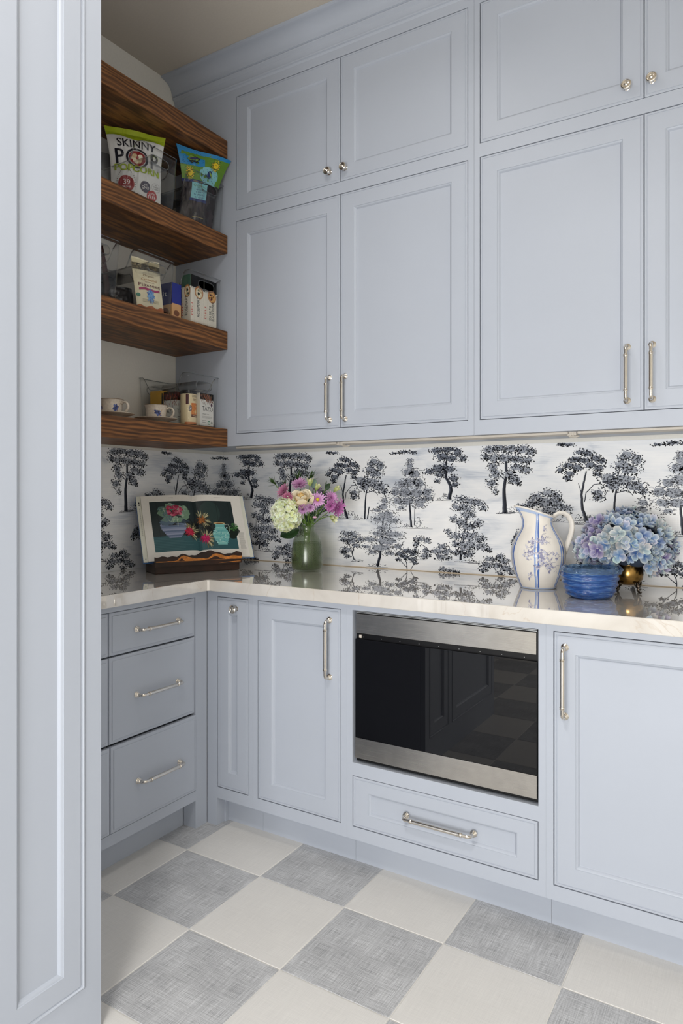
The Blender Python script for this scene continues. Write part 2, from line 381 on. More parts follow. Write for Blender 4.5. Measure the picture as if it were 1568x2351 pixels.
# ---- upper cabinets
def upper(x0, x1, doors, label, fill=None):
    t = thing('upper_cabinet', (x0, YU, 1.449), label, 'cabinet', 'upper cabinets on the back wall')
    p = BACK(YU); z0, z1 = 1.449, 3.0985
    rows = ((1.500, 2.4095), (2.4555, 2.9425))
    b = MB(); b.box(x0+.001, x1-.001, YU+.024, -.001, z0+.0, z1); put('carcass', b, PAINT, t)
    xs = [d[0] for d in doors]+[doors[-1][1]]
    f = MB(); A0, A1 = doors[0][0], doors[-1][1]
    f.fbox(p, x0+.0006, A0, z0, z1, -.022, 0); f.fbox(p, A1, x1-.0002, z0, z1, -.022, 0)
    f.fbox(p, A0, A1, z0, rows[0][0], -.022, 0); f.fbox(p, A0, A1, rows[0][1], rows[1][0], -.022, 0); f.fbox(p, A0, A1, rows[1][1], z1, -.022, 0)
    put('face_frame', f, PAINT, t)
    i = MB()
    for r0, r1 in rows: i.fbox(p, A0+.0003, A1-.0003, r0+.0003, r1-.0003, -.0235, -.0215)
    put('gap_shade_sheet', i, GAPSHADE, t)  # dark sheet that paints the shade seen through door gaps
    for r, (r0, r1) in enumerate(rows):
        for k, (d0, d1) in enumerate(doors):
            g0 = G if k == 0 else .0013; g1 = G if k == len(doors)-1 else .0013
            d = door(t, p, d0+g0, d1-g1, r0+G, r1-G)
            hx = d1-.0475 if k == 0 else d0+.0235
            if k == 0: hx = d1-.0475
            hx = (d1-.048) if k == 0 else (d0+.0235)
            if r == 1: hw(KNOB, 'knob', d, p(hx if k else d1-.048, 2.5025, 0), (0,-1,0), (1,0,0))
            else: hw(PULL[.166], 'handle', d, p(hx, 1.6165, 0), (0,-1,0), (0,0,1))
    return t
upper(0.0015, 1.427, [(.3575, .8810), (.8810, 1.4055)], 'upper cabinet whose blue-grey filler panel meets the wooden shelves')
upper(1.427, 2.521, [(1.448, 1.9740), (1.9740, 2.4995)], 'upper cabinet above the white pitcher and the blue glass bowl')

# ---- under-cabinet light bars
def light_bar(x0, x1, label):
    t = thing('light_bar', (x0, -.27, 1.437), label, 'light bar', 'light bars under the upper cabinets')
    put('diffuser', MB().box(x0, x1, -.300, -.235, 1.440, 1.4485), BARMAT, t, bevel=.002)
    put('housing', MB().box(x0, x1, -.232, -.212, 1.441, 1.4485), BARMETAL, t, bevel=.001)
    c = MB(); c.box(x1-.004, x1+.024, -.285, -.262, 1.437, 1.4485); c.box(x1+.004, x1+.008, -.288, -.259, 1.436, 1.4485); c.box(x1+.013, x1+.017, -.288, -.259, 1.436, 1.4485)
    put('connector', c, BARMAT, t)
    w = MB(); w.tube([(x1-.02,-.223,1.444),(x1-.01,-.223,1.438),(x1+.008,-.223,1.4365),(x1+.02,-.223,1.440)], .0035, 8); put('clip', w, BARMAT, t, smooth=True)
light_bar(.335, .845, 'slim off under-cabinet light bar above the flower vase')
light_bar(.874, 1.740, 'slim off under-cabinet light bar above the bare wallpaper stretch')
light_bar(1.770, 2.480, 'slim off under-cabinet light bar above the hydrangea pot')

# ---- base cabinets on the back wall
def base(x0, x1, name, label):
    return thing(name, (x0, YB, 0), label, 'cabinet', 'base cabinets on the back wall')
def carcass(t, x0, x1):
    put('carcass', MB().box(x0+.0008, x1-.0008, YB+.030, -.004, .106, ZC-.001), PAINT, t)
    put('toe_kick', MB().box(x0+.0004, x1-.0004, -.583, -.560, 0, .108), PAINT, t)
pB = BACK(YB)
DZ0, DZ1 = .1455, .8605
def ff(t, x0, x1, o0, o1, rails):
    f = MB(); f.fbox(pB, x0+.0001, o0, .104, ZC-.0005, -.022, 0); f.fbox(pB, o1, x1-.0001, .104, ZC-.0005, -.022, 0)
    for a, b in rails: f.fbox(pB, o0, o1, a, b, -.022, 0)
    put('face_frame', f, PAINT, t)
def inner(t, o0, o1, z0, z1): put('gap_shade_sheet', MB().fbox(pB, o0+.0003, o1-.0003, z0+.0003, z1-.0003, -.0285, -.0225), GAPSHADE, t)
RL = [(.104, DZ0), (DZ1, ZC-.0005)]
t = base(.4865, .7075, 'pull_out_cabinet', 'narrow pull-out cabinet with a round knob in the corner'); carcass(t, .4865, .7075); ff(t, .4865, .7075, .5365, .6860, RL); inner(t, .5365, .6860, DZ0, DZ1)
d = door(t, pB, .5365+G, .6860-G, DZ0+G, DZ1-G, .0505, .0595); hw(KNOB, 'knob', d, pB(.6290, .8215, 0), (0,-1,0), (1,0,0))
lg = MB(); lg.box(.4865, .535, YB, -.6, 0, .104); lg.box(.4865, .5425, -.6, -.5835, 0, .104); put('leg', lg, PAINT, t)
t = base(.7075, 1.105, 'base_cabinet', 'base cabinet with one tall door between the narrow pull-out and the microwave'); carcass(t, .7075, 1.105); ff(t, .7075, 1.105, .7285, 1.0820, RL); inner(t, .7285, 1.0820, DZ0, DZ1)
d = door(t, pB, .7285+G, 1.0820-G, DZ0+G, DZ1-G); hw(PULL[.192], 'handle', d, pB(1.0374, .7230, 0), (0,-1,0), (0,0,1))
t = base(1.105, 1.763, 'microwave_cabinet', 'base cabinet housing the microwave above one wide drawer')
put('carcass', MB().box(1.1058, 1.7622, YB+.03, -.004, .106, .340), PAINT, t)
put('toe_kick', MB().box(1.1054, 1.7626, -.583, -.560, 0, .108), PAINT, t)
MX0, MX1, MZ0, MZ1 = 1.1270, 1.7418, .3575, .8612
ff(t, 1.105, 1.763, MX0, MX1, [(.104, .1455), (.3145, MZ0), (MZ1, ZC-.0005)]); inner(t, MX0, MX1, .1455, .3145)
sd = MB(); sd.box(1.1058, MX0, YB+.0221, -.004, .340, ZC-.001); sd.box(MX1, 1.7622, YB+.0221, -.004, .340, ZC-.001); sd.box(MX0, MX1, YB+.0221, -.004, .340, MZ0); put('side_panel', sd, PAINT, t)
d = door(t, pB, MX0+G-.0006, MX1-G, .1455+G, .3145-G, .0595, .0455, 'drawer'); hw(PULL[.224], 'handle', d, pB(1.4362, .2300, 0), (0,-1,0), (1,0,0))
t = base(1.763, 2.521, 'base_cabinet', 'base cabinet with one wide door below the blue hydrangeas'); carcass(t, 1.763, 2.521); ff(t, 1.763, 2.521, 1.7838, 2.4780, RL); inner(t, 1.7838, 2.4780, DZ0, DZ1)
d = door(t, pB, 1.7838+G, 2.4780-G, DZ0+G, DZ1-G, .0585); hw(PULL[.192], 'handle', d, pB(1.8158, .7218, 0), (0,-1,0), (0,0,1))

# ---- microwave
t = thing('microwave', (1.434, YB, MZ0), 'built-in black glass microwave drawer with stainless steel strips', 'microwave')
pm = BACK(YB+.010)
b = MB(); b.box(MX0+.002, MX1-.002, YB+.030, -.06, MZ0+.001, MZ1-.002); b.fbox(pm, 1.1335, 1.7392, MZ0+.004, .8555, -.021, -.004); put('body', b, BLACK, t, bevel=.003)
b = MB(); b.fbox(pm, 1.1368, 1.7335, .7855, .8495, -.004, .004); put('top_strip', b, STEEL, t, bevel=.0012)
b = MB(); b.fbox(pm, 1.1335, 1.7360, .3735, .4405, -.004, .006); put('bottom_strip', b, STEEL, t, bevel=.0012)
b = MB(); b.fbox(pm, 1.1345, 1.7360, .4407, .7670, -.004, .005); put('glass_door', b, GLASSBLK, t, bevel=.001)
for z in (.8520, .8560): put('vent_slat', MB().fbox(pm, 1.1368, 1.7350, z, z+.0022, -.004, .001), BARMETAL, t)
for k in range(9):
    x = 1.16+k*.067; put('latch', MB().fbox(pm, x, x+.0022, .7722, .7738, -.004, -.0032), BARMETAL, t)
put('hinge_tab', MB().fbox(pm, 1.147, 1.1555, .770, .780, -.004, .001), BARMAT, t)

# ---- drawer cabinets under the shelves
pL = LEFT(XL)
zr = [(.7170+.0005, .8580, 0.), (.4275+.0035, .7118, 0.), (.1440, .4235, .0075)]
for (c0, c1, lab) in ((-1.1000, -.7035, 'base cabinet of three drawers beside the inner corner of the counter'), (-1.5310, -1.1000, 'base cabinet of three drawers mostly hidden behind the tall cabinet')):
    t = thing('drawer_cabinet', (XL, c0, 0), lab, 'cabinet', 'drawer cabinets under the shelves')
    e1 = -.6425 if c1 > -1 else c1
    put('carcass', MB().box(.004, XL-.030, c0+.0008, e1-.0008, .106, ZC-.001), PAINT, t)
    put('toe_kick', MB().box(.400, .4240, c0+.0004, c1-(.003 if c1 > -1 else .0004), 0, .108), PAINT, t)
    f = MB(); f.fbox(pL, c0+.0001, c1, .104, .1415, -.022, 0); f.fbox(pL, c0+.0001, c0+.0021, .1415, .8605, -.022, -.0205); f.fbox(pL, c0+.0001, c1, .8605, ZC-.0005, -.022, 0)
    if c1 > -1: f.fbox(pL, c1, -.6425, .104, ZC-.0005, -.022, 0)
    put('face_frame', f, PAINT, t)
    put('gap_shade_sheet', MB().fbox(pL, c0+.0003, c1-.0003, .1418, .8602, -.029, -.0225), GAPSHADE, t)
    if c1 > -1:
        lg = MB(); lg.box(.4240, XL, c1, -.6425, 0, .104); put('leg', lg, PAINT, t)
    for z0, z1, out in zr:
        d = door(t, pL, c0+.0026, c1-.0018, z0, z1, name='drawer', out=out, flat=True)
        hz = {0: .7885, 1: .569, 2: .280}[[q[0] for q in zr].index(z0)]
        hw(PULL[.192], 'handle', d, pL((-.8900 if c1 > -1 else -1.316), hz, out), (1,0,0), (0,1,0))

# ---- countertop
ct = MB(); pts = [(.001,-.001),(.001,-1.5315),(.5232,-1.5315),(.5232,-.683),(.5292,-.677),(2.521,-.677),(2.521,-.001)]
n = len(pts); ct.v = [(x,y,ZC) for x, y in pts]+[(x,y,ZT) for x, y in pts]
ct.f = [tuple(reversed(range(n))), tuple(n+i for i in range(n))]+[(i,(i+1) % n,n+(i+1) % n,n+i) for i in range(n)]
o = put('countertop', ct, STONE, origin=(.3,-.3,ZC), bevel=.003, seg=3); tag(o, 'polished cream quartzite L-shaped countertop reflecting the wallpaper', 'countertop')

# ---- tall cabinet at the left
t = thing('tall_cabinet', (XT, -2.45, 0), 'tall floor-to-ceiling blue-grey cabinet with recessed panel door', 'cabinet')
pT = LEFT(XT); y0, y1 = -2.45, -1.5324
put('carcass', MB().box(.002, XT-.024, y0, y1, 0, ZCEIL-.002), PAINT, t)
f = MB(); D = [(-1.8010,-1.5778),(-2.4200,-1.8440)]; dz0, dz1 = .1215, 2.95
f.fbox(pT, D[0][1], y1, 0, ZCEIL-.002, -.0225, 0); f.fbox(pT, D[1][1], D[0][0], 0, ZCEIL-.002, -.0225, 0); f.fbox(pT, y0, D[1][0], 0, ZCEIL-.002, -.0225, 0)
for a0, a1 in D: f.fbox(pT, a0, a1, 0, dz0, -.0225, 0); f.fbox(pT, a0, a1, dz1, ZCEIL-.002, -.0225, 0)
put('face_frame', f, PAINT, t)
for a0, a1 in D:
    d = door(t, pT, a0+.0012, a1-.0012, dz0+.0012, dz1-.002, .054)
    bd = MB()   # rounded bead around the door
    q = lambda a, b, n=0.: pT(a, b, n)
    for (A0, A1, B0, B1) in ((a0, a1, dz0, dz1),):
        bd.loft(q, A0, A1, B0, B1, [(0,0),(.0008,.0022),(.0026,.0032),(.0046,.0024),(.0056,0)], False)
    put('bead', bd, PAINT, d, smooth=True)

# ---- floating shelves on the left wall
for z, lab in ((2.7644, 'topmost thick dark oak floating shelf, close below the ceiling'), (2.3566, 'thick dark oak floating shelf carrying the popcorn and tortilla chip bags'),
               (1.9434, 'thick dark oak floating shelf carrying the cracker boxes and flaxseed bag'), (1.5236, 'thick dark oak floating shelf carrying the teacups and tea boxes')):
    mb = MB(); mb.box(.0015, XS, -1.531, -.3235, z-.0785, z)
    tag(put('floating_shelf', mb, OAK, origin=(0, -.9, z-.0785), bevel=.0018), lab, 'shelf', 'floating shelves on the left wall')
#PART2
# ================================================================ flat prints (ink laid on real surfaces)
FONT = {}
def glyphs(txt):
    if txt in FONT: return FONT[txt]
    cu = bpy.data.curves.new('lettering', 'FONT'); cu.body = txt; cu.size = 1.0; cu.resolution_u = 3
    ob = bpy.data.objects.new('lettering', cu); COL.objects.link(ob); bpy.context.view_layer.update()
    ev = ob.evaluated_get(bpy.context.evaluated_depsgraph_get()); me = ev.to_mesh()
    vs = [(v.co.x, v.co.y) for v in me.vertices]; fs = [tuple(p.vertices) for p in me.polygons]
    ev.to_mesh_clear(); bpy.data.objects.remove(ob, do_unlink=True); bpy.data.curves.remove(cu)
    w = max([v[0] for v in vs] or [1]); FONT[txt] = (vs, fs, w); return FONT[txt]
class Ink:
    def __init__(s): s.it = []; s.clip = None
    def poly(s, pts, col, lay=0): s.it.append((list(pts), [tuple(range(len(pts)))], col, lay))
    def raw(s, vs, fs, col, lay=0): s.it.append((vs, fs, col, lay))
    def rect(s, a0, a1, b0, b1, col, lay=0, n=1, m=1):
        vs = [(a0+(a1-a0)*i/n, b0+(b1-b0)*j/m) for j in range(m+1) for i in range(n+1)]
        s.raw(vs, [(j*(n+1)+i, j*(n+1)+i+1, (j+1)*(n+1)+i+1, (j+1)*(n+1)+i) for j in range(m) for i in range(n)], col, lay)
    def ell(s, a, b, ra, rb, col, lay=0, n=20, rot=0., jag=0.):
        c, q = math.cos(rot), math.sin(rot); P = []
        for k in range(n):
            t = 2*math.pi*k/n; j = 1+jag*(R.random()*2-1); x, y = ra*j*math.cos(t), rb*j*math.sin(t)
            P.append((a+x*c-y*q, b+x*q+y*c))
        nr = 5 if max(ra, rb) > .05 else 1; V = [(a, b)]
        for r in range(1, nr+1): V += [(a+(x-a)*r/nr, b+(y-b)*r/nr) for x, y in P]
        F_ = [(0, k+1, (k+1) % n+1) for k in range(n)]
        for r in range(nr-1): F_ += [(1+r*n+k, 1+(r+1)*n+k, 1+(r+1)*n+(k+1) % n, 1+r*n+(k+1) % n) for k in range(n)]
        s.raw(V, F_, col, lay)
    def ring(s, a, b, r0, r1, col, lay=0, n=28, asp=1.):
        vs = []
        for k in range(n):
            t = 2*math.pi*k/n; vs += [(a+r0*math.cos(t), b+r0*asp*math.sin(t)), (a+r1*math.cos(t), b+r1*asp*math.sin(t))]
        s.raw(vs, [(2*k, 2*k+1, (2*k+3) % (2*n), (2*k+2) % (2*n)) for k in range(n)], col, lay)
    def line(s, pts, w0, w1, col, lay=0):
        n = len(pts); vs = []
        for i, (x, y) in enumerate(pts):
            dx = pts[min(i+1,n-1)][0]-pts[max(i-1,0)][0]; dy = pts[min(i+1,n-1)][1]-pts[max(i-1,0)][1]
            l = math.hypot(dx, dy) or 1; w = (w0+(w1-w0)*i/(n-1))/2
            vs += [(x-dy/l*w, y+dx/l*w), (x+dy/l*w, y-dx/l*w)]
        s.raw(vs, [(2*i+1, 2*i+3, 2*i+2, 2*i) for i in range(n-1)], col, lay)
    def leaf(s, a, b, L, w, rot, col, lay=0):
        c, q = math.cos(rot), math.sin(rot)
        P = [(0,0),(L*.3,-w*.45),(L*.65,-w*.4),(L,0),(L*.65,w*.4),(L*.3,w*.45)]
        s.poly([(a+x*c-y*q, b+x*q+y*c) for x, y in P], col, lay)
    def sun(s, a, b, r0, r1, n, col, lay=0, wd=.5, ph=0.):
        for k in range(n):
            t = ph+2*math.pi*k/n; d = math.pi/n*wd
            s.poly([(a+r0*math.cos(t-d), b+r0*math.sin(t-d)), (a+r0*math.cos(t+d), b+r0*math.sin(t+d)), (a+r1*math.cos(t), b+r1*math.sin(t))], col, lay)
    def text(s, txt, a, b, h, col, lay=0, align='c', rot=0., sx=1., slant=0., width=None, bold=0.):
        vs, fs, w = glyphs(txt); k = h/.70
        kx = (width/w) if width else k*sx
        ox = {'c': -w/2, 'l': 0, 'r': -w}[align]; c, q = math.cos(rot), math.sin(rot)
        for db in ((0,) if not bold else (-bold, 0, bold)):
            P = []
            for x, y in vs:
                X, Y = (x+ox)*kx+slant*y*k+db, y*k; P.append((a+X*c-Y*q, b+X*q+Y*c))
            s.raw(P, fs, col, lay)
    def build(s, name, fn, parent, m=None, eps=.00012, base=.0003):
        mb = MB()
        for vs, fs, col, lay in s.it:
            if s.clip:
                a0, a1, b0, b1 = s.clip
                if max(v[0] for v in vs) < a0 or min(v[0] for v in vs) > a1 or max(v[1] for v in vs) < b0 or min(v[1] for v in vs) > b1: continue
                vs = [(min(max(x, a0), a1), min(max(y, b0), b1)) for x, y in vs]
            mb.add([fn(x, y, base+eps*lay) for x, y in vs], fs, col)
        return put(name, mb, m or INK, parent)
K = lin(22, 24, 34); WHITE = lin(236, 234, 230)

# ---------------------------------------------------------------- wallpaper: engraved trees
TREES = [
    ([(0.85,1.381,0.026,0.02),(0.882,1.363,0.025,0.022),(0.836,1.349,0.034,0.02),(0.862,1.329,0.04,0.018),(0.792,1.299,0.035,0.023),(0.839,1.294,0.046,0.025),(0.879,1.273,0.039,0.022),(0.904,1.253,0.022,0.017),(0.754,1.248,0.027,0.015),(0.754,1.228,0.024,0.011),(0.807,1.274,0.035,0.02)],[([(0.807,1.135),(0.811,1.213),(0.816,1.254),(0.825,1.279)],0.0084,0.0048),([(0.816,1.248),(0.856,1.258),(0.873,1.238)],0.0036,0.0018),([(0.822,1.135),(0.83,1.188)],0.006,0.0048)],[(0.736,1.146,0.035,0.013),(0.787,1.136,0.035,0.007)],0.5,0),
    ([(1.025,1.382,0.011,0.012),(1.023,1.36,0.019,0.017),(1.017,1.336,0.027,0.019),(1.044,1.326,0.032,0.022),(0.985,1.283,0.027,0.02),(1.023,1.292,0.038,0.024),(1.065,1.287,0.032,0.024),(0.957,1.253,0.027,0.02),(1.001,1.248,0.043,0.024),(1.055,1.248,0.042,0.024),(1.102,1.248,0.031,0.024),(0.968,1.214,0.027,0.02),(1.017,1.214,0.038,0.02),(1.071,1.215,0.037,0.017),(1.113,1.225,0.021,0.012),(0.985,1.185,0.022,0.01),(1.071,1.195,0.026,0.01)],[([(1.031,1.105),(1.027,1.151),(1.023,1.205)],0.01,0.007),([(1.045,1.113),(1.047,1.185)],0.004,0.003)],[(1.034,1.103,0.085,0.003),(1.065,1.128,0.016,0.019),(1.012,1.112,0.016,0.005)],0.55,1),
    ([(1.144,1.422,0.031,0.014),(1.195,1.423,0.035,0.016),(1.235,1.412,0.025,0.021),(1.26,1.384,0.02,0.014),(1.17,1.395,0.036,0.021),(1.21,1.385,0.03,0.019),(1.113,1.335,0.028,0.012),(1.154,1.348,0.036,0.019),(1.195,1.343,0.035,0.019),(1.159,1.32,0.026,0.012),(1.149,1.296,0.013,0.01),(1.22,1.305,0.025,0.016),(1.225,1.281,0.02,0.012)],[([(1.198,1.223),(1.208,1.258),(1.203,1.282),(1.188,1.305),(1.182,1.338),(1.188,1.376)],0.017,0.007)],[(1.172,1.222,0.03,0.005),(1.18,1.239,0.011,0.007)],0.4,0),
    ([(0.907,1.214,0.022,0.017),(0.899,1.189,0.028,0.017),(0.868,1.173,0.028,0.01),(0.913,1.154,0.05,0.02),(0.868,1.133,0.028,0.015),(0.941,1.13,0.038,0.015),(0.896,1.099,0.034,0.015),(0.879,1.074,0.045,0.017),(0.946,1.071,0.055,0.017),(0.833,1.047,0.04,0.015),(0.913,1.045,0.072,0.02),(0.968,1.022,0.027,0.012),(0.816,1.016,0.029,0.01),(0.885,1.014,0.062,0.018),(0.845,0.992,0.028,0.01),(0.929,0.991,0.033,0.01)],[([(0.87,0.934),(0.882,0.974),(0.89,1.044),(0.899,1.144)],0.0144,0.0048)],[(0.868,0.937,0.048,0.007)],0.5,1),
    ([(1.245,1.223,0.03,0.014),(1.29,1.216,0.029,0.014),(1.323,1.207,0.029,0.014),(1.345,1.189,0.019,0.014),(1.23,1.192,0.025,0.014),(1.27,1.188,0.039,0.019),(1.28,1.16,0.034,0.018),(1.22,1.145,0.02,0.014),(1.25,1.132,0.03,0.019),(1.319,1.129,0.024,0.016),(1.285,1.114,0.039,0.019),(1.195,1.093,0.015,0.012),(1.23,1.075,0.03,0.016),(1.28,1.077,0.044,0.021),(1.328,1.069,0.029,0.016),(1.23,1.042,0.025,0.014),(1.275,1.04,0.049,0.023),(1.333,1.037,0.033,0.016),(1.362,1.025,0.017,0.01),(1.235,1.01,0.022,0.012),(1.28,1.003,0.029,0.016),(1.26,1.011,0.03,0.014)],[([(1.248,0.98),(1.253,1.02),(1.265,1.081),(1.277,1.151)],0.01,0.003),([(1.23,1.089),(1.23,1.127)],0.003,0.002)],[(1.275,0.976,0.049,0.005),(1.319,0.973,0.038,0.004)],0.62,0),
    ([(0.715,1.069,0.027,0.013),(0.751,1.065,0.03,0.015),(0.703,1.042,0.027,0.015),(0.739,1.039,0.036,0.018),(0.787,1.045,0.026,0.013),(0.715,0.997,0.033,0.015),(0.763,1.019,0.029,0.01),(0.697,0.986,0.018,0.011),(0.721,0.969,0.018,0.009)],[([(0.754,0.955),(0.745,0.983),(0.757,1.024)],0.0054,0.0036),([(0.748,0.983),(0.73,1.018)],0.003,0.0018)],[(0.769,0.951,0.029,0.003)],0.62,0),
    ([(0.979,0.993,0.025,0.012),(1.012,1.005,0.027,0.012),(1.039,0.996,0.021,0.014),(1.001,0.98,0.027,0.012),(1.034,0.972,0.024,0.012),(0.968,0.968,0.014,0.006),(1.047,0.958,0.013,0.007)],[([(1.012,0.923),(1.009,0.956),(1.001,0.975)],0.0042,0.003),([(1.025,0.924),(1.044,0.953)],0.0025,0.0015),([(1.012,0.936),(0.979,0.964)],0.0024,0.0018)],[],0.45,0),
    ([(1.071,1.056,0.026,0.014),(1.102,1.052,0.021,0.012),(1.055,1.036,0.016,0.012),(1.05,1.011,0.011,0.01),(1.097,1.008,0.021,0.012),(1.092,0.989,0.026,0.012)],[([(1.113,1.004),(1.1,1.023),(1.076,1.036)],0.0035,0.002)],[(1.076,0.976,0.021,0.005)],0.55,0),
    ([(1.17,1.031,0.026,0.012),(1.149,1.011,0.031,0.014),(1.185,1.008,0.025,0.014),(1.165,0.988,0.031,0.014),(1.195,0.985,0.015,0.009)],[([(1.208,0.995),(1.2,1.032)],0.003,0.002)],[],0.7,0),
    ([(1.17,0.938,0.019,0.009),(1.2,0.935,0.025,0.009),(1.23,0.932,0.014,0.006)],[],[],0.5,0),
    ([(1.371,0.989,0.028,0.011),(1.413,1.0,0.018,0.014),(1.427,0.983,0.023,0.013),(1.357,0.965,0.028,0.016),(1.399,0.967,0.028,0.014),(1.343,0.946,0.019,0.009),(1.432,0.956,0.028,0.016),(1.46,0.944,0.018,0.011),(1.413,0.936,0.018,0.008)],[([(1.423,0.93),(1.395,0.945),(1.381,0.966)],0.0028,0.0016)],[],0.6,0),
    ([(0.957,1.415,0.025,0.005),(1.001,1.419,0.027,0.008),(1.039,1.416,0.019,0.006)],[],[],0.3,0),
    ([(1.368,1.416,0.029,0.019),(1.406,1.422,0.033,0.016),(1.453,1.418,0.037,0.018),(1.5,1.412,0.032,0.02),(1.532,1.402,0.02,0.016),(1.353,1.389,0.019,0.014),(1.387,1.383,0.029,0.018),(1.43,1.382,0.033,0.021),(1.477,1.376,0.032,0.018),(1.518,1.371,0.023,0.014),(1.382,1.351,0.024,0.016),(1.477,1.345,0.028,0.016),(1.513,1.335,0.023,0.014),(1.449,1.318,0.023,0.018),(1.467,1.299,0.032,0.016),(1.481,1.285,0.018,0.009),(1.392,1.323,0.024,0.023),(1.377,1.286,0.024,0.021),(1.392,1.254,0.014,0.012)],[([(1.43,1.169),(1.429,1.212),(1.427,1.263),(1.437,1.318),(1.435,1.387)],0.019,0.007),([(1.435,1.295),(1.397,1.328),(1.377,1.36)],0.004,0.002),([(1.437,1.313),(1.481,1.345)],0.0035,0.002)],[(1.467,1.183,0.028,0.011),(1.449,1.173,0.019,0.004),(1.425,1.169,0.028,0.002)],0.5,0),
    ([(1.554,1.231,0.027,0.018),(1.594,1.249,0.026,0.016),(1.625,1.236,0.022,0.018),(1.536,1.208,0.027,0.018),(1.581,1.213,0.04,0.022),(1.625,1.209,0.03,0.02),(1.513,1.195,0.023,0.013),(1.659,1.192,0.026,0.013),(1.599,1.182,0.039,0.018),(1.642,1.174,0.034,0.013),(1.49,1.194,0.014,0.014)],[],[(1.668,1.144,0.051,0.004)],0.62,0),
    ([(1.711,1.397,0.021,0.011),(1.74,1.391,0.021,0.013),(1.765,1.374,0.021,0.015),(1.789,1.364,0.016,0.013),(1.694,1.371,0.025,0.013),(1.723,1.366,0.029,0.013),(1.668,1.35,0.026,0.013),(1.642,1.333,0.017,0.013),(1.702,1.34,0.025,0.013),(1.748,1.348,0.025,0.015),(1.777,1.339,0.02,0.015),(1.677,1.319,0.021,0.013),(1.668,1.302,0.017,0.01),(1.773,1.318,0.016,0.013)],[([(1.74,1.135),(1.721,1.188),(1.717,1.24),(1.725,1.284),(1.734,1.327)],0.0128,0.004),([(1.727,1.214),(1.734,1.249),(1.761,1.279),(1.785,1.281)],0.004,0.002),([(1.716,1.249),(1.706,1.284)],0.0024,0.0016)],[(1.752,1.159,0.025,0.009),(1.706,1.158,0.025,0.012),(1.706,1.136,0.025,0.004)],0.35,0),
    ([(1.642,1.427,0.017,0.006),(1.672,1.425,0.025,0.007)],[],[],0.3,0),
    ([(1.482,1.088,0.016,0.018),(1.469,1.065,0.016,0.016),(1.496,1.075,0.018,0.022)],[],[],0.5,0),
]

PER = 1.02; ZW0, ZW1 = ZT+.0005, 1.434
def paint_trees(ik, sh):
    rr = random.Random(11)
    D1, D2, D3, LT = lin(20, 23, 33), lin(46, 50, 63), lin(112, 118, 132), lin(226, 227, 230)
    for C, TK, GD, light, spiky in TREES:
        for pts, w0, w1 in TK:
            P = [(x+sh, z) for x, z in pts]
            Q = []
            for i in range(len(P)-1):
                for k in range(4):
                    t = k/4; Q.append((P[i][0]+(P[i+1][0]-P[i][0])*t+rr.uniform(-.0008,.0008), P[i][1]+(P[i+1][1]-P[i][1])*t))
            Q.append(P[-1])
            ik.line(Q, max(w0, .0032), max(w1, .0022), D2, 1)
            if w0 > .008:
                ik.line([(x+w0*.16, z) for x, z in Q], w0*.45, w1*.35, D1, 2)
                ik.line([(x-w0*.30, z) for x, z in Q], w0*.10, w1*.12, D3, 3)
        for x, z, rx, rz in GD:
            n = int(rx*rz*5e4)+16
            for k in range(n):
                a = rr.uniform(0, 6.28); q = math.sqrt(rr.random()); X, Z = x+sh+rx*q*math.cos(a), z+rz*q*math.sin(a)
                ik.leaf(X, Z, rr.uniform(.004,.008), .0022, rr.uniform(-.5,.9) if rr.random() < .6 else rr.uniform(1,2.2), D1 if rr.random() < .6 else D3, 2)
            ik.line([(x+sh-rx*1.1, z-rz*.8), (x+sh, z-rz), (x+sh+rx*1.1, z-rz*.85)], .0018, .001, D2, 1)
        for x, z, rx, rz in C:
            # half-tone mass, then dark leaf dabs gathered low and right, light dabs high and left
            m = 15; P = []
            for k in range(m):
                t = 2*math.pi*k/m; j = rr.uniform(.72, 1.04); P.append((x+sh+rx*j*.82*math.cos(t), z+rz*j*.82*math.sin(t)))
            ik.raw([(x+sh, z)]+P, [(0, k+1, (k+1) % m+1) for k in range(m)], lin(158, 163, 173) if light > .45 else lin(120, 126, 138), 4)
            n = int(rx*rz*8.5e4)+22
            for k in range(n):
                a = rr.uniform(0, 6.28); q = rr.random()**.55*1.22; X, Z = x+sh+rx*q*math.cos(a), z+rz*q*math.sin(a)
                tone = (math.cos(a)*.5-math.sin(a)*.85)*q+rr.gauss(0, .55)-(light-.5)*1.3+.38
                if tone > .05: col, lay = D1, 6
                elif tone > -.45: col, lay = D2, 5
                elif tone > -.95: col, lay = D3, 7
                else: col, lay = LT, 7
                if q > 1 and lay == 7 and col is LT: continue
                s_ = rr.uniform(.0019, .0040)
                if spiky:
                    an = math.atan2(-.35, 1 if X > x+sh else -1)+rr.uniform(-.7,.7)
                    ik.leaf(X, Z, s_*2.3, s_*.75, an, col, lay)
                else:
                    b0 = rr.uniform(0, 6.28); pp = []
                    for i in range(6):
                        t = b0+i*1.047; r_ = s_*(1.0 if i % 2 else .62)*rr.uniform(.75,1.15); pp.append((X+r_*math.cos(t), Z+r_*math.sin(t)))
                    ik.poly(pp, col, lay)
def wp_panel(name, parent, p, a0, a1, w_of, label=None):
    mb = MB(); mb.fbox(p, a0, a1, ZW0, ZW1, -.0005, .0022); o = put(name, mb, WPAPER, parent)
    ik = Ink(); ik.clip = (w_of(a0), w_of(a1), ZW0+.0005, ZW1-.0003)
    for k in range(-3, 3):
        sub = Ink(); 
        paint_trees(ik, k*PER)
    ik.build('tree_print', lambda w, z, n: p(w, z, .0022+n), o, eps=.00006, base=.0001)
    return o
wp_panel('wallpaper_panel', WB, BACK(0), .0035, 2.0350, lambda a: a)
wp_panel('wallpaper_panel', WB, BACK(0), 2.0362, 2.521, lambda a: a)
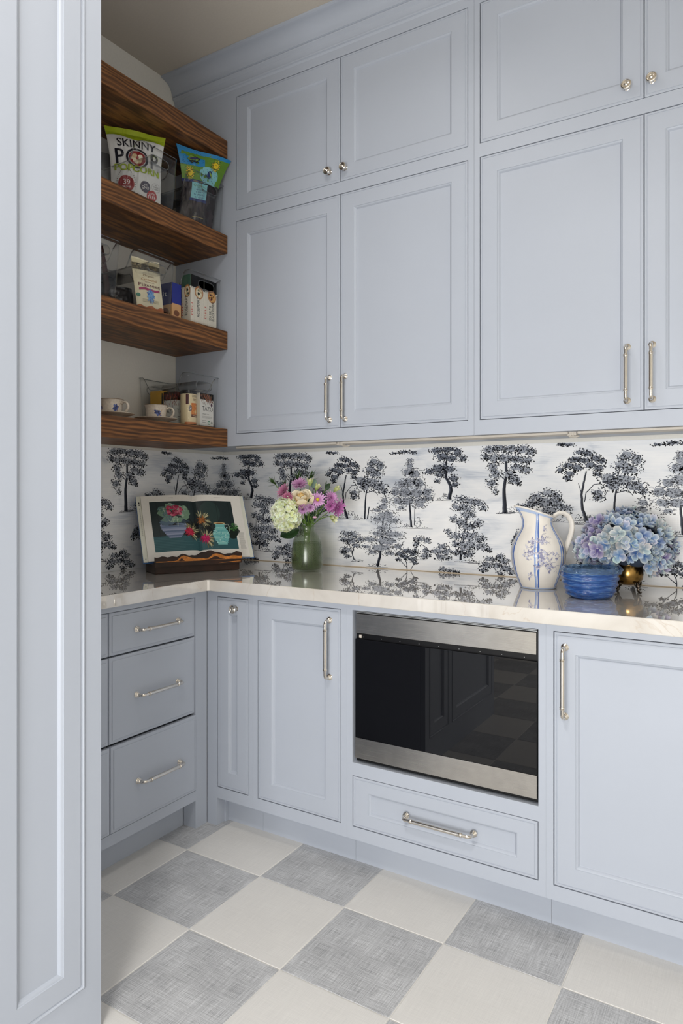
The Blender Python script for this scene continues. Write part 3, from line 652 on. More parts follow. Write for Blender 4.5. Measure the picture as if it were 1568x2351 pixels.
wp_panel('wallpaper_panel', WL, LEFT(0), -1.5310, -.0035, lambda a: a)
tb = MB(); tb.box(.0036, 2.521, -.0056, -.0024, ZT+.0004, ZT+.0030); struct('trim_2', tb, mat('caulk_line', lin(214, 196, 170), .5))

# ================================================================ open cookbook on a live-edge stand
ev = Vector((.464, .886, 0)).normalized(); nv = Vector((ev.y, -ev.x, 0)); LEAN = math.radians(25.8)
uv = Vector((0,0,1))*math.cos(LEAN)-nv*math.sin(LEAN); bn = nv*math.cos(LEAN)+Vector((0,0,1))*math.sin(LEAN)
BW, BH = .474, .291; BO = Vector((.169, -.661, .972))
DARKWOOD = mat('burnt_dark_wood', lin(46, 26, 17), .5, var=.5, scale=22, bump=.4)
HONEY = mat('honey_live_edge', lin(196, 122, 52), .5, var=.35, scale=60, bump=.3)
sc_ = BO+ev*(BW/2-.034)+nv*.070; sc_.z = ZT
t = thing('book_stand', (sc_.x, sc_.y, ZT), 'rustic dark wooden book stand with a honey-coloured live edge', 'book stand')
ps = lambda a, b, n=0.: sc_+ev*a+nv*n+Vector((0,0,b))
b = MB(); b.fbox(ps, -.178, .178, .0005, .035, -.150, -.006); put('base', b, DARKWOOD, t, bevel=.003)
def ragged(a0, a1, f_lo, f_hi, n0, n1, N=36):
    mb = MB(); k = 0
    for i in range(N+1):
        a = a0+(a1-a0)*i/N; mb.v += [tuple(ps(a, f_lo(a), n0)), tuple(ps(a, f_hi(a), n0)), tuple(ps(a, f_hi(a), n1)), tuple(ps(a, f_lo(a), n1))]
    for i in range(N):
        for j in range(4):
            j2 = (j+1) % 4; mb.f.append((i*4+j, i*4+4+j, i*4+4+j2, i*4+j2))
    mb.f += [(0,1,2,3), (N*4+3, N*4+2, N*4+1, N*4)]
    return mb
peak = lambda a, c, w, h: h*math.exp(-((a-c)/w)**2)
top = lambda a: .0655+.012*math.sin(a*38+1)*.25+peak(a,-.07,.035,.006)+peak(a,.055,.05,.019)+peak(a,.165,.03,.008)+.0025*math.sin(a*160)
mid = lambda a: .050+peak(a,-.065,.022,.018)+peak(a,-.02,.05,.008)+peak(a,.072,.028,.022)+peak(a,.15,.06,.012)+.0015*math.sin(a*140)
put('front_rail', ragged(-.182, .186, lambda a: .030, lambda a: .0475+.001*math.sin(a*60), -.012, .004), DARKWOOD, t)
put('live_edge', ragged(-.176, .186, lambda a: .0475, lambda a: max(mid(a), .0505), -.008, .0022), HONEY, t)
put('bark', ragged(-.180, .186, lambda a: max(mid(a), .0505)-.001, lambda a: max(top(a), mid(a)+.006), -.012, .0012), DARKWOOD, t)
put('bark_patch', ragged(-.085, -.062, lambda a: .050, lambda a: .0515+peak(a,-.074,.007,.009), .0005, .0030, 10), DARKWOOD, t)
put('bark_patch', ragged(.025, .11, lambda a: .0490, lambda a: .0500+peak(a,.068,.020,.013), .0005, .0030, 12), DARKWOOD, t)
put('honey_streak', ragged(.085, .178, lambda a: .0345+(a-.085)*.02, lambda a: .0350+(a-.085)*.055, .0030, .0045, 8), HONEY, t)
b = MB()   # slanted back board
o_ = BO+ev*(BW/2-.034)
pbk = lambda a, bb, n=0.: o_+ev*a+uv*bb+bn*n
b.fbox(pbk, -.13, .13, -.030, .22, -.030, -.016); put('back_board', b, DARKWOOD, t, bevel=.002)
# the book
t = thing('cookbook', tuple(BO+ev*BW/2), 'open hardcover book showing a still-life photo of a cabbage and turquoise jug', 'book')
pk = lambda a, bb, n=0.: BO+ev*a+uv*bb+bn*n
BLUE = mat('blue_book_cloth', lin(58, 112, 176), .55, var=.05, scale=300)
PAPER = mat('book_paper', lin(232, 228, 220), .6, var=.015, scale=90)
FLAP = mat('jacket_flap', lin(222, 222, 208), .5, var=.02)
half = BW/2
b = MB(); b.fbox(pk, -.003, half-.006, -.004, BH+.003, -.014, -.0105); b.fbox(pk, half+.006, BW+.006, -.004, BH+.003, -.014, -.0105); b.fbox(pk, half-.008, half+.008, -.004, BH+.003, -.015, -.012)
put('cover', b, BLUE, t, bevel=.001)
def page_n(a):
    d = abs(a-half)/half; return -.004+.018*math.sin(math.pi*min(1, d**.55))**.8*(1-.35*d) if d > 0 else -.004
def page_side(a0, a1, N=18):
    mb = MB()
    for i in range(N+1):
        a = a0+(a1-a0)*i/N; n = page_n(a); mb.v += [tuple(pk(a,0,-.0105)), tuple(pk(a,0,n)), tuple(pk(a,BH,n)), tuple(pk(a,BH,-.0105))]
    for i in range(N):
        for j in range(4):
            j2 = (j+1) % 4; mb.f.append((i*4+j2, i*4+j, i*4+4+j, i*4+4+j2))
    mb.f += [(3,2,1,0), (N*4, N*4+1, N*4+2, N*4+3)]
    return mb
put('page_block', page_side(.016, half-.0002), PAPER, t, smooth=True, auto=40); put('page_block', page_side(half+.0002, BW-.016), PAPER, t, smooth=True, auto=40)
for a0, a1 in ((-.002, .0158), (BW-.0158, BW+.002)): put('jacket_flap', MB().fbox(pk, a0, a1, -.001, BH+.001, -.0104, -.0065), FLAP, t)
ik = Ink(); A0, A1, B0, B1 = .048, .410, .036, .262
q = lambda x, y: (A0+(A1-A0)*x, B0+(B1-B0)*y)
def E(x, y, rx, ry, col, lay, **k): X, Y = q(x, y); ik.ell(X, Y, rx*(A1-A0), ry*(B1-B0), col, lay, **k)
ik.rect(A0, A1, B0, B1, lin(34, 47, 48), 0, 40, 1); ik.rect(A0, A1, B0, B0+(B1-B0)*.30, lin(52, 92, 98), 1, 40, 1)
for k in range(9):
    y = .02+k*.03; X0, Y0_ = q(.0, y); X1, _ = q(R.uniform(.3,1), y); ik.rect(X0, X1, Y0_, Y0_+.0016, lin(70, 112, 118), 2, 16, 1)
for x in (.075, .26, .44, .56, .79, .95): X, _ = q(x, 0); ik.rect(X, X+.0012, B0+(B1-B0)*.30, B1, lin(14, 22, 24), 2)
E(.70, .75, .13, .24, lin(42, 60, 58), 2); E(.50, .45, .20, .20, lin(16, 22, 22), 2, jag=.1); E(.95, .35, .09, .12, lin(20, 34, 26), 3, jag=.2)
for k in range(26): X, Y = q(.88+R.random()*.12, .40+R.random()*.14); ik.leaf(X, Y, .02, .003, R.uniform(-.9,.2), lin(70, 120, 62), 4)
# bowl
for i in range(9):
    y0 = .53-i*.03; w = .155-.085*(i/8)**1.6; cols = [lin(150,158,184), lin(96,112,140), lin(128,140,168)]
    a, bb = q(.245-w, y0); a2, b2 = q(.245+w, y0-.031); ik.rect(a, a2, b2, bb, cols[i % 3], 5, 6, 1)
E(.245, .53, .155, .035, lin(108, 124, 148), 6); E(.245, .53, .135, .022, lin(26, 24, 24), 7)
E(.17, .58, .085, .07, lin(84, 104, 122), 8, jag=.15); E(.33, .60, .10, .06, lin(54, 70, 84), 8, jag=.2)
for k in range(46):
    an = R.uniform(0, 6.28); rd = R.uniform(.6, 1.0); x, y = .26+.17*rd*math.cos(an), .755+.17*rd*math.sin(an)
    E(x, y, .040, .050, R.choice([lin(112,142,118), lin(78,112,98), lin(150,170,148), lin(96,120,128)]), 9, n=9, jag=.3)
for k in range(60):
    an = R.uniform(0, 6.28); rd = R.random()**.5; x, y = .27+.105*rd*math.cos(an), .81+.105*rd*math.sin(an)
    E(x, y, .020, .022, R.choice([lin(150,34,66), lin(186,58,92), lin(120,28,54), lin(204,110,132)]), 10, n=7, jag=.4)
X, Y = q(.29, .64); ik.line([(X,Y),(X+.002,Y-.02),(X,Y-.036)], .003, .003, lin(176,190,170), 11)
# thistles
for (x, y, r, c1, c2) in ((.425,.37,.068,lin(176,24,60),lin(208,52,84)), (.60,.22,.070,lin(168,14,78),lin(206,34,108)), (.585,.60,.062,lin(132,72,24),lin(176,108,40))):
    X, Y = q(x, y)
    for k in range(44): an = R.uniform(-1.5, 2.2); ik.leaf(X+.014*math.cos(an), Y+.014*math.sin(an), R.uniform(.018,.036), .0042, an, R.choice([lin(196,190,150), lin(120,118,84), lin(70,66,48)]), 12)
    for k in range(70): an = R.uniform(0, 6.28); ik.leaf(X, Y, r*(A1-A0)*R.uniform(.5,1.1), .0035, an, R.choice([c1, c2, c1]), 13)
# turquoise jug
for i in range(13):
    y = .50-i*.033; w = [.062,.056,.06,.075,.092,.102,.106,.104,.098,.089,.079,.069,.060][i]
    a, bb = q(.80-w, y+.017); a2, b2 = q(.80+w, y-.017); ik.rect(a, a2, b2, bb, [lin(126,190,186), lin(108,178,178), lin(138,198,192)][i % 3], 14, 4, 1)
E(.795, .525, .075, .020, lin(206,178,128), 15); E(.80, .523, .05, .010, lin(110,72,40), 16)
X, Y = q(.86, .49); ik.line([(X,Y),(X+.016,Y+.004),(X+.024,Y-.012),(X+.019,Y-.030)], .0035, .003, lin(150,160,150), 15)
for k in range(50): E(.80+R.uniform(-.09,.09), .12+R.random()*.32, .010, .010, R.choice([lin(176,214,208), lin(92,164,170)]), 16, n=6, jag=.3)
for k in range(22): ik.rect(.418+R.uniform(0,.003), .449-R.uniform(0,.006), .036+k*.0036, .037+k*.0036, lin(150,148,144), 3, 3, 1)
ik.text('C', .420, .116, .009, lin(120,118,114), 3, 'l', slant=.3)
for k in range(7): ik.rect(.130+k*.0028, .132+k*.0028, .2765, .2785, lin(150,148,144), 3); 
for k in range(14): ik.rect(.330+k*.0028, .332+k*.0028, .2765, .2785, lin(150,148,144), 3)
ik.build('page_print', lambda a, bb, n: pk(a, bb, page_n(a)+n), t, eps=.00009, base=.0004)
ik = Ink()
for k in range(30): ik.rect(.006, .010, .235-k*.0042, .2365-k*.0042, lin(120,120,112), 0)
ik.ell(.008, .262, .0025, .0035, K, 0); ik.ring(.008, .252, .002, .004, K, 0, 14); ik.build('flap_print', lambda a, bb, n: pk(a, bb, -.0065+n), t)
ik = Ink(); ik.rect(.005,.011,.012,.014,lin(120,120,112),0); ik.build('flap_mark', lambda a, bb, n: pk(a, bb, -.0065+n), t)

# ================================================================ glass vase with the bouquet
VC = Vector((.670, -.242, ZT)); VR = Vector((.8512, .5248, 0)); VA = Vector((-.5248, .8512, 0))
vp = lambda a, z, d=0.: VC+VR*a-VA*d+Vector((0,0,z))         # a right, z up, d towards the room
def glassmat(name, col, rough, ior=1.45, bump=0., scale=120, trans=1.):
    m = mat(name, col, rough, var=.06, scale=scale, bump=bump, trans=trans, ior=ior); return m
def frosted(name, tint, body, k, rough):
    m = bpy.data.materials.new(name); m.use_nodes = True; nt = m.node_tree; nt.nodes.clear(); N_ = nt.nodes.new; L_ = nt.links.new
    out = N_('ShaderNodeOutputMaterial'); tr = N_('ShaderNodeBsdfTransparent'); tr.inputs[0].default_value = tint; df = N_('ShaderNodeBsdfDiffuse'); df.inputs[0].default_value = body
    tl = N_('ShaderNodeBsdfTranslucent'); tl.inputs[0].default_value = body; gl = N_('ShaderNodeBsdfGlossy'); gl.inputs['Roughness'].default_value = rough
    a = N_('ShaderNodeMixShader'); a.inputs[0].default_value = .5; L_(df.outputs[0], a.inputs[1]); L_(tl.outputs[0], a.inputs[2])
    nz = N_('ShaderNodeTexNoise'); nz.inputs['Scale'].default_value = 160; mr = N_('ShaderNodeMapRange'); mr.inputs['To Min'].default_value = k*.7; mr.inputs['To Max'].default_value = k*1.3; L_(nz.outputs['Fac'], mr.inputs['Value'])
    b = N_('ShaderNodeMixShader'); L_(mr.outputs['Result'], b.inputs[0]); L_(tr.outputs[0], b.inputs[1]); L_(a.outputs[0], b.inputs[2])
    lw = N_('ShaderNodeLayerWeight'); lw.inputs[0].default_value = .5; pw = N_('ShaderNodeMath'); pw.operation = 'POWER'; pw.inputs[1].default_value = 3.; L_(lw.outputs['Facing'], pw.inputs[0])
    ad = N_('ShaderNodeMath'); ad.operation = 'MULTIPLY_ADD'; ad.inputs[1].default_value = .5; ad.inputs[2].default_value = .04; L_(pw.outputs[0], ad.inputs[0])
    c = N_('ShaderNodeMixShader'); L_(ad.outputs[0], c.inputs[0]); L_(b.outputs[0], c.inputs[1]); L_(gl.outputs[0], c.inputs[2]); L_(c.outputs[0], out.inputs[0]); return m
VGLASS = frosted('green_frosted_glass', (.88, .91, .85, 1), lin(150, 166, 132), .09, .22)
WATER = frosted('green_water', (.62, .69, .48, 1), lin(118, 138, 78), .12, .25)
t = thing('vase', tuple(VC), 'green frosted glass bottle vase half full of water', 'vase')
outer = [(0,.0008),(.040,.0008),(.054,.003),(.061,.010),(.0645,.022),(.0655,.045),(.0640,.080),(.0610,.110),(.0565,.130),(.049,.146),(.039,.157),(.0335,.164),(.0320,.172),(.0320,.184),(.0332,.187)]
inner_p = [(.0318,.1868),(.0305,.182),(.0305,.172),(.0318,.164),(.037,.1555),(.047,.144),(.0545,.128),(.059,.109),(.062,.080),(.0635,.045),(.0625,.023),(.059,.013),(.052,.0075),(.0,.0065)]
put('glass_body', MB().lathe(outer+inner_p, VC, seg=48, cap=False), VGLASS, t, smooth=True)
put('water', MB().lathe([(0,.0075),(.051,.0085),(.058,.0135),(.0612,.023),(.0622,.045),(.0608,.080),(.0582,.1075),(.0565,.119),(0,.119)], VC, seg=40, cap=False), WATER, t, smooth=True, auto=50)

GREEN = mat('stem_green', lin(92, 122, 52), .5, var=.25, scale=60)
DKGREEN = mat('leaf_dark_green', lin(30, 58, 26), .45, var=.35, scale=40, bump=.3)
GREYGREEN = mat('eucalyptus_green', lin(112, 136, 122), .55, var=.15, scale=30)
PETAL = ink('petal_tint', .6, .2)
def stem(root, a, z, d, bot=None, r=.0018, m=None):
    ba, bd = bot if bot else (R.uniform(-.028,.028), R.uniform(-.03,.03))
    P0 = vp(ba, .012, bd); Pn = vp(-ba*.15+a*.10, .178, -bd*.1+d*.15); P1 = vp(a, z, d)
    path = [P0.lerp(Pn, k/4) for k in range(4)]
    for k in range(7):
        u = k/6; q1 = Pn.lerp(P1, u); q1.z += .012*math.sin(math.pi*u)*(1 if abs(a) > .03 else 0); path.append(q1)
    return put('stem', MB().tube(path, r, 6), m or GREEN, root, smooth=True)
def petal(mb, c, dirv, nrm, L, w, c0, c1, cup=.25, tip=.5, seg=4):
    dirv = Vector(dirv).normalized(); nrm = Vector(nrm); nrm = (nrm-dirv*nrm.dot(dirv)).normalized(); sd = dirv.cross(nrm); c = Vector(c)
    k = len(mb.v)
    for i in range(seg+1):
        u = i/seg; ww = w*(math.sin(math.pi*min(1, .12+u*.80))**.7)*(1-tip*max(0, u-.75)*2)
        for j in (-1, 0, 1):
            h = cup*L*(u*u)*.6+cup*ww*.7*abs(j)
            mb.v.append(tuple(c+dirv*(L*u)+sd*(ww*.5*j)+nrm*h))
            mb.c.append(tuple(c0[x]*(1-u)+c1[x]*u for x in range(3))+(1,))
    for i in range(seg):
        for j in range(2): a = k+i*3+j; mb.f.append((a, a+1, a+4, a+3))
def basis(n):
    n = Vector(n).normalized(); t = Vector((0,0,1)) if abs(n.z) < .9 else Vector((1,0,0)); u = (t-n*t.dot(n)).normalized(); return n, u, n.cross(u)
TOW = -VA
def nrm(a, z, d): return (VR*a+Vector((0,0,1))*z+TOW*d).normalized()
GB = 'flowers arranged in the green vase'
def daisy(a, z, d, n3, r, label, c0=lin(150,70,132), c1=lin(214,160,206), rows=2, centre=True, n=15):
    n_, u, w = basis(nrm(*n3)); c = vp(a, z, d)
    t = thing('daisy', tuple(vp(0, .18, 0)), label, 'flower', GB); mb = MB()
    for row in range(rows):
        for k in range(n):
            an = 2*math.pi*(k+.5*row)/n+R.uniform(-.1,.1); dv = u*math.cos(an)+w*math.sin(an)
            L = r*(1-.18*row)*R.uniform(.88,1.06)
            petal(mb, c+n_*.002*row+dv*r*.08, dv+n_*(.05+.30*row), n_, L, r*.25, tuple(x*.75 for x in c0[:3]), c1, .10)
    put('petals', mb, PETAL, t, smooth=True)
    if centre: put('flower_centre', MB().ball(c+n_*.004, r*.23, 10, 6), YELLOW, t, smooth=True)
    stem(t, *( (Vector((a, z, d)))[:]))
    return t
YELLOW = mat('daisy_yellow_centre', lin(206, 188, 48), .7, var=.3, scale=400, bump=.5)
daisy(.046, .296, .060, (.05,.05,1), .032, 'open lilac daisy with a yellow centre beside the cream rose', lin(176,92,160), lin(222,178,220))
daisy(.100, .302, .045, (.45,.30,.75), .030, 'frilly lilac daisy above the two drooping magenta ones', rows=3, centre=False)
daisy(.128, .262, .045, (.75,-.25,.55), .040, 'large magenta daisy drooping on the bouquet side away from the book', lin(160,60,140), lin(214,140,200), rows=2, n=13, centre=False)
daisy(.098, .270, .055, (.30,-.25,.85), .026, 'half-open magenta daisy between the lilac one and the drooping one', lin(150,60,130), lin(204,130,190), rows=3, centre=False)
daisy(-.094, .330, .040, (-.62,.45,.55), .034, 'mauve-pink daisy above the white hydrangea, facing the wooden book stand', lin(150,78,112), lin(206,140,170), rows=2, centre=False)
daisy(-.030, .358, .018, (-.1,.70,.6), .034, 'mauve daisy behind and above the cream rose', lin(140,76,126), lin(206,156,196), rows=2, centre=False)
daisy(-.076, .306, .060, (-.2,.35,.85), .024, 'small dusky pink daisy tucked between hydrangea and rose', lin(140,60,96), lin(196,120,150), rows=3, centre=False)
daisy(-.014, .258, .080, (.1,-.2,.9), .022, 'small purple daisy below the cream rose beside the white hydrangea', lin(120,50,110), lin(206,158,206), rows=3, centre=False)
daisy(.016, .264, .078, (.25,-.1,.9), .021, 'small lilac daisy hanging below the open yellow-centred one', lin(128,56,120), lin(214,170,212), rows=2, centre=False)
daisy(.040, .340, .0, (.2,.6,.5), .020, 'small violet blossom between rose and eucalyptus leaf', lin(96,60,116), lin(160,120,170), rows=2, centre=False)
# cream rose
t = thing('rose', tuple(vp(0,.18,0)), 'cream and apricot rose at the heart of the bouquet', 'flower', GB); mb = MB(); c = vp(-.020, .300, .070); n_, u, w = basis(nrm(-.08,.80,.60))
for ring, (rad, L, cnt, op) in enumerate(((.005,.044,3,-.02),(.010,.046,4,.06),(.016,.046,5,.14),(.022,.044,5,.26),(.027,.040,6,.50))):
    for k in range(cnt):
        an = 2*math.pi*k/cnt+ring*.7; dv = u*math.cos(an)+w*math.sin(an)
        cc0 = lin(244,212,146) if ring < 3 else lin(244,230,198); cc1 = lin(248,218,156) if ring < 2 else lin(248,238,214)
        petal(mb, c+dv*rad-n_*.022, n_+dv*op, -dv, L, .032+.0045*ring, cc0, cc1, (.26,.20,.12,.02,-.25)[ring], .2, 6)
put('petals', mb, PETAL, t, smooth=True); put('bud_heart', MB().ball(c+n_*.002, .010, 10, 6, (1,1,1.6)), mat('rose_heart', lin(244,204,128), .6), t, smooth=True); stem(t, -.020, .286, .062, r=.0022)
# pale alstroemeria buds
for a, z, d, n3, L, lab in ((.013,.352,.035,(.05,1,.15),.036,'pale green lily bud standing upright beside the rose'), (.038,.334,.045,(.35,.8,.4),.030,'pale green lily blossom leaning above the open daisy'),
                     (.112,.330,.03,(.7,.6,.3),.028,'pale green lily bud beside the small dark glossy leaf'), (.098,.228,.07,(.55,-.35,.6),.036,'cream lily blossom hanging below the magenta daisies')):
    t = thing('lily_blossom', tuple(vp(0,.18,0)), lab, 'flower', GB); mb = MB(); n_, u, w = basis(nrm(*n3)); c = vp(a, z, d)
    for k in range(6):
        an = k*math.pi/3; dv = u*math.cos(an)+w*math.sin(an); petal(mb, c+dv*.002, n_+dv*.28, -dv, L*R.uniform(.85,1.05), L*.42, lin(150,170,82), lin(232,230,196) if a > .05 and z < .3 else lin(222,224,170), -.1, .4)
    put('petals', mb, PETAL, t, smooth=True); stem(t, a, z, d)
# small pink bud
t = thing('flower_bud', tuple(vp(0,.18,0)), 'tiny pink bud on a thin stem above the vase neck', 'flower', GB); c = vp(.034, .224, .060)
put('bud', MB().ball(c, .007, 8, 6, (1.5,1,.7)), mat('bud_pink', lin(214,170,196), .6, var=.15), t, smooth=True); stem(t, .034, .224, .058, r=.0013)
# foliage sprigs
def spiky(a, z, d, n3, L, cnt, lab, name='foliage_sprig', m=None, w=.0042):
    t = thing(name, tuple(vp(0,.18,0)), lab, 'foliage', GB); mb = MB(); n_, u, ww = basis(nrm(*n3)); c = vp(a, z, d)
    for k in range(cnt):
        an = 2.4*k; s = (k/cnt); dv = (u*math.cos(an)+ww*math.sin(an))*(.9-.5*s)+n_*(.25+.9*s)
        petal(mb, c-n_*L*.35*(1-s), dv, n_, L*R.uniform(.7,1.1), w, lin(38,62,30)[:3], lin(66,92,46)[:3], .15, .9)
    put('needles', mb, PETAL, t, smooth=True); stem(t, a, z, d, r=.0016)
spiky(-.134, .364, .03, (-.62,.75,.1), .036, 16, 'spiky dark green sprig reaching out of the bouquet towards the open book')
spiky(-.036, .382, -.01, (-.1,1,.1), .040, 22, 'feathery green sprig rising behind the mauve daisy')
spiky(.014, .388, -.01, (.35,1,.0), .044, 16, 'tall spiky green sprig at the top of the bouquet')
spiky(-.090, .352, .0, (-.3,.8,.3), .030, 14, 'short dark green sprig behind the mauve-pink daisy')
spiky(.080, .344, .0, (.55,.8,.0), .036, 8, 'thin pointed green leaves behind the small dark glossy leaf')
def leafmesh(c, dv, nn, L, W, m, root, nm='leaf', wav=.0):
    dv = Vector(dv).normalized(); nn = Vector(nn); nn = (nn-dv*nn.dot(dv)).normalized(); sd = dv.cross(nn); mb = MB(); N = 9
    for i in range(N+1):
        u = i/N; ww = W*math.sin(math.pi*min(1,max(.02,u**.8)))**.75
        for j in (-1,-.5,0,.5,1): mb.v.append(tuple(Vector(c)+dv*L*u+sd*(ww*.5*j)+nn*(.10*L*abs(j)*ww/W-.18*L*u*u+wav*math.sin(u*25+j))))
    for i in range(N):
        for j in range(4): a = i*5+j; mb.f.append((a, a+1, a+6, a+5))
    return put(nm, mb, m, root, smooth=True)
t = thing('eucalyptus_leaf', tuple(vp(0,.18,0)), 'rounded grey-green eucalyptus leaf above the rose', 'leaf', GB); leafmesh(vp(.026,.342,.01), VR*.15+Vector((0,0,1)), TOW, .042, .026, GREYGREEN, t); stem(t, .026, .344, .01)
t = thing('glossy_leaf', tuple(vp(0,.18,0)), 'small dark glossy leaf standing above the frilly lilac daisy', 'leaf', GB); leafmesh(vp(.078,.336,.01), VR*.5+Vector((0,0,.9)), TOW, .030, .022, DKGREEN, t); stem(t, .078, .338, .01)
# white hydrangea
def floret_mesh(name, s, c0, c1, cup, n=4, mid=None):
    mb = MB()
    for k in range(n):
        an = 2*math.pi*k/n+.3; dv = Vector((math.cos(an), math.sin(an), .12)); c1b = tuple(min(1, x*R.uniform(.9,1.06)) for x in c1[:3])
        sd = Vector((-math.sin(an), math.cos(an), 0)); kk = len(mb.v)
        for i in range(5):
            u = i/4; ww = s*1.02*[.18,.72,1.0,.92,.45][i]
            for j in (-1,-.5,0,.5,1):
                edge = max(abs(j)**1.5, u**2.0)*(1 if i else 0)
                mb.v.append(tuple(dv*(s*u)+sd*(ww*.5*j)+Vector((0,0,1))*(cup*s*(u*u*.5+.35*abs(j)*u)+.05*s*math.sin(k*2.1+j*3+u*4))))
                t_ = min(1, edge); mb.c.append(tuple(c0[x]*(1-t_)+c1b[x]*t_ for x in range(3))+(1,))
        for i in range(4):
            for j in range(4): a = kk+i*5+j; mb.f.append((a, a+1, a+6, a+5))
    me = mb.mesh(name, smooth=True); me.materials.append(PETAL); return me
def plant_floret(me, root, pos, n, spin, sc=1.):
    n_, u, w = basis(n); x = u*math.cos(spin)+w*math.sin(spin); y = n_.cross(x)
    o = link(bpy.data.objects.new('floret', me)); o.parent = root
    M = Matrix((x*sc, y*sc, n_*sc)).transposed().to_4x4(); M.translation = Vector(pos)-ROOT[root]; o.matrix_local = M
    return o
wf = [floret_mesh('floret', .0135, lin(214,220,160), lin(240,240,224), cu) for cu in (.25,.5,.1)]+[floret_mesh('floret', .012, lin(196,206,120), lin(232,236,206), .4)]
t = thing('white_hydrangea', tuple(vp(0,.18,0)), 'large creamy white hydrangea head above a broad dark green leaf', 'flower', GB)
hc = vp(-.081, .236, .055); stem(t, -.081, .236, .045, r=.003)
put('head_core', MB().ball(hc, .046, 12, 8, (1,1,1.08)), mat('hydrangea_core', lin(190,198,140), .8), t, smooth=True)
N = 96
for k in range(N):
    zz = 1-2*(k+.5)/N; rr = math.sqrt(1-zz*zz); an = k*2.39996
    dv = VR*(rr*math.cos(an))+TOW*(rr*math.sin(an))+Vector((0,0,zz))
    if dv.dot(TOW) < -.45: continue
    pos = hc+VR*(dv.dot(VR)*.056)+TOW*(dv.dot(TOW)*.052)+Vector((0,0,dv.z*.062))
    plant_floret(R.choice(wf), t, pos, dv+Vector((R.uniform(-.35,.35),R.uniform(-.35,.35),R.uniform(-.2,.35))), R.random()*6.28, R.uniform(1.15,1.5))
leafmesh(vp(-.030,.175,.045), -VR*.95-Vector((0,0,.30)), Vector((0,0,1))*.35+TOW, .085, .058, DKGREEN, t, wav=.0015)
leafmesh(vp(-.020,.190,.02), -VR*.6+Vector((0,0,.35)), TOW, .045, .03, DKGREEN, t)
# loose greenery filling the mouth of the vase
for k, (a, z, d, lab) in enumerate(((.012,.235,.045,'bare green stem with narrow leaves rising from the vase neck'),(.060,.262,.05,'slim green stem leaning out under the magenta daisies'),(-.008,.225,.05,'short green stem with a leaf beside the white hydrangea'))):
    t = thing('green_stem', tuple(vp(0,.18,0)), lab, 'foliage', GB); stem(t, a, z, d, r=.002)
    for q_ in range(4): leafmesh(vp(a*.5+.004*q_, .192+.011*q_, .02+.008*q_), VR*(-.6+.5*q_)+Vector((0,0,1)), TOW, .034, .009, DKGREEN if q_ % 2 else GREEN, t)
#PART3
# ================================================================ pitcher, glass bowl, brass pot with hydrangeas
PORC = mat('cream_porcelain', lin(228, 223, 215), .34, var=.03, scale=25, spec=.5, coat=.0)
PP = Vector((1.628, -.244, ZT)); CR, CA = Vector((.8512, .5248, 0)), Vector((-.5248, .8512, 0))
t = thing('pitcher', tuple(PP), 'white porcelain pitcher with blue stripes, transfer flowers and a loop handle', 'pitcher')
prof_p = [(0,.058),(.006,.0625),(.016,.066),(.05,.080),(.085,.0895),(.115,.0925),(.142,.089),(.165,.079),(.186,.066),(.204,.055),(.220,.0495),(.232,.0480),(.243,.0495),(.254,.0535)]
def p_rad(z):
    for (z0, r0), (z1, r1) in zip(prof_p, prof_p[1:]):
        if z <= z1: u = (z-z0)/(z1-z0); return r0+(r1-r0)*u
    return prof_p[-1][1]
def p_pt(th, z, off=0.):
    # th = 0 towards the viewer side of the room, positive to the right; spout to the left, handle to the right
    r = p_rad(min(z, .254))*(1+.012*math.cos(6*(th+.33))**3)+off; top = max(0, (z-.195)/.059)
    ax, ay = math.sin(th), math.cos(th)
    spout = max(0, -ax)**4*top**2*.028
    zz = z+(-ax)*.017*top**1.5+max(0, -ax)**3*.006*top**2
    return PP+CR*(ax*(r+spout))-CA*(ay*r*(1-.10*max(0,-ax)*top))+Vector((0,0,zz+.0006))
def surf(fn, zs, n=64, inner=False):
    mb = MB()
    for z in zs:
        for k in range(n): mb.v.append(tuple(fn(2*math.pi*k/n, z)))
    for i in range(len(zs)-1):
        for k in range(n): k2 = (k+1) % n; mb.f.append((i*n+k, i*n+k2, (i+1)*n+k2, (i+1)*n+k))
    return mb
zs = [.0, .006, .016]+[.016+.238*i/26 for i in range(1, 27)]
mb = surf(p_pt, zs); nn = len(mb.v)
zin = [.254-.0001]+[.254-.24*i/14 for i in range(1, 15)]
inn = surf(lambda th, z: p_pt(th, z, -.0042), zin)
k0 = len(mb.v); mb.v += inn.v; mb.f += [tuple(i+k0 for i in f) for f in inn.f]
n = 64
for k in range(n): k2 = (k+1) % n; mb.f.append((nn-n+k, nn-n+k2, k0+k2, k0+k))
mb.f.append(tuple(reversed(range(n))))
put('body', mb, PORC, t, smooth=True)
put('rim', MB().tube([p_pt(2*math.pi*k/40, .2545, -.002) for k in range(41)], .0034, 8, False), PORC, t, smooth=True)
h = MB(); hp = [(.050,.232),(.056,.246),(.070,.2545),(.088,.254),(.104,.243),(.1135,.225),(.116,.205),(.112,.182),(.104,.158),(.095,.135),(.0885,.116)]
path = []
for i in range(len(hp)-1):
    for k in range(3):
        u = k/3; path.append(PP+CR*(hp[i][0]+(hp[i+1][0]-hp[i][0])*u)+Vector((0,0,hp[i][1]+(hp[i+1][1]-hp[i][1])*u)))
path.append(PP+CR*hp[-1][0]+Vector((0,0,hp[-1][1])))
h.tube(path, [.0066]*len(path), 12, True, 1.5); put('handle', h, PORC, t, smooth=True)
ik = Ink(); B1c, B2c, B3c, LIL, LIL2 = lin(70,104,176), lin(126,152,204), lin(178,194,222), lin(142,142,170), lin(196,196,210)
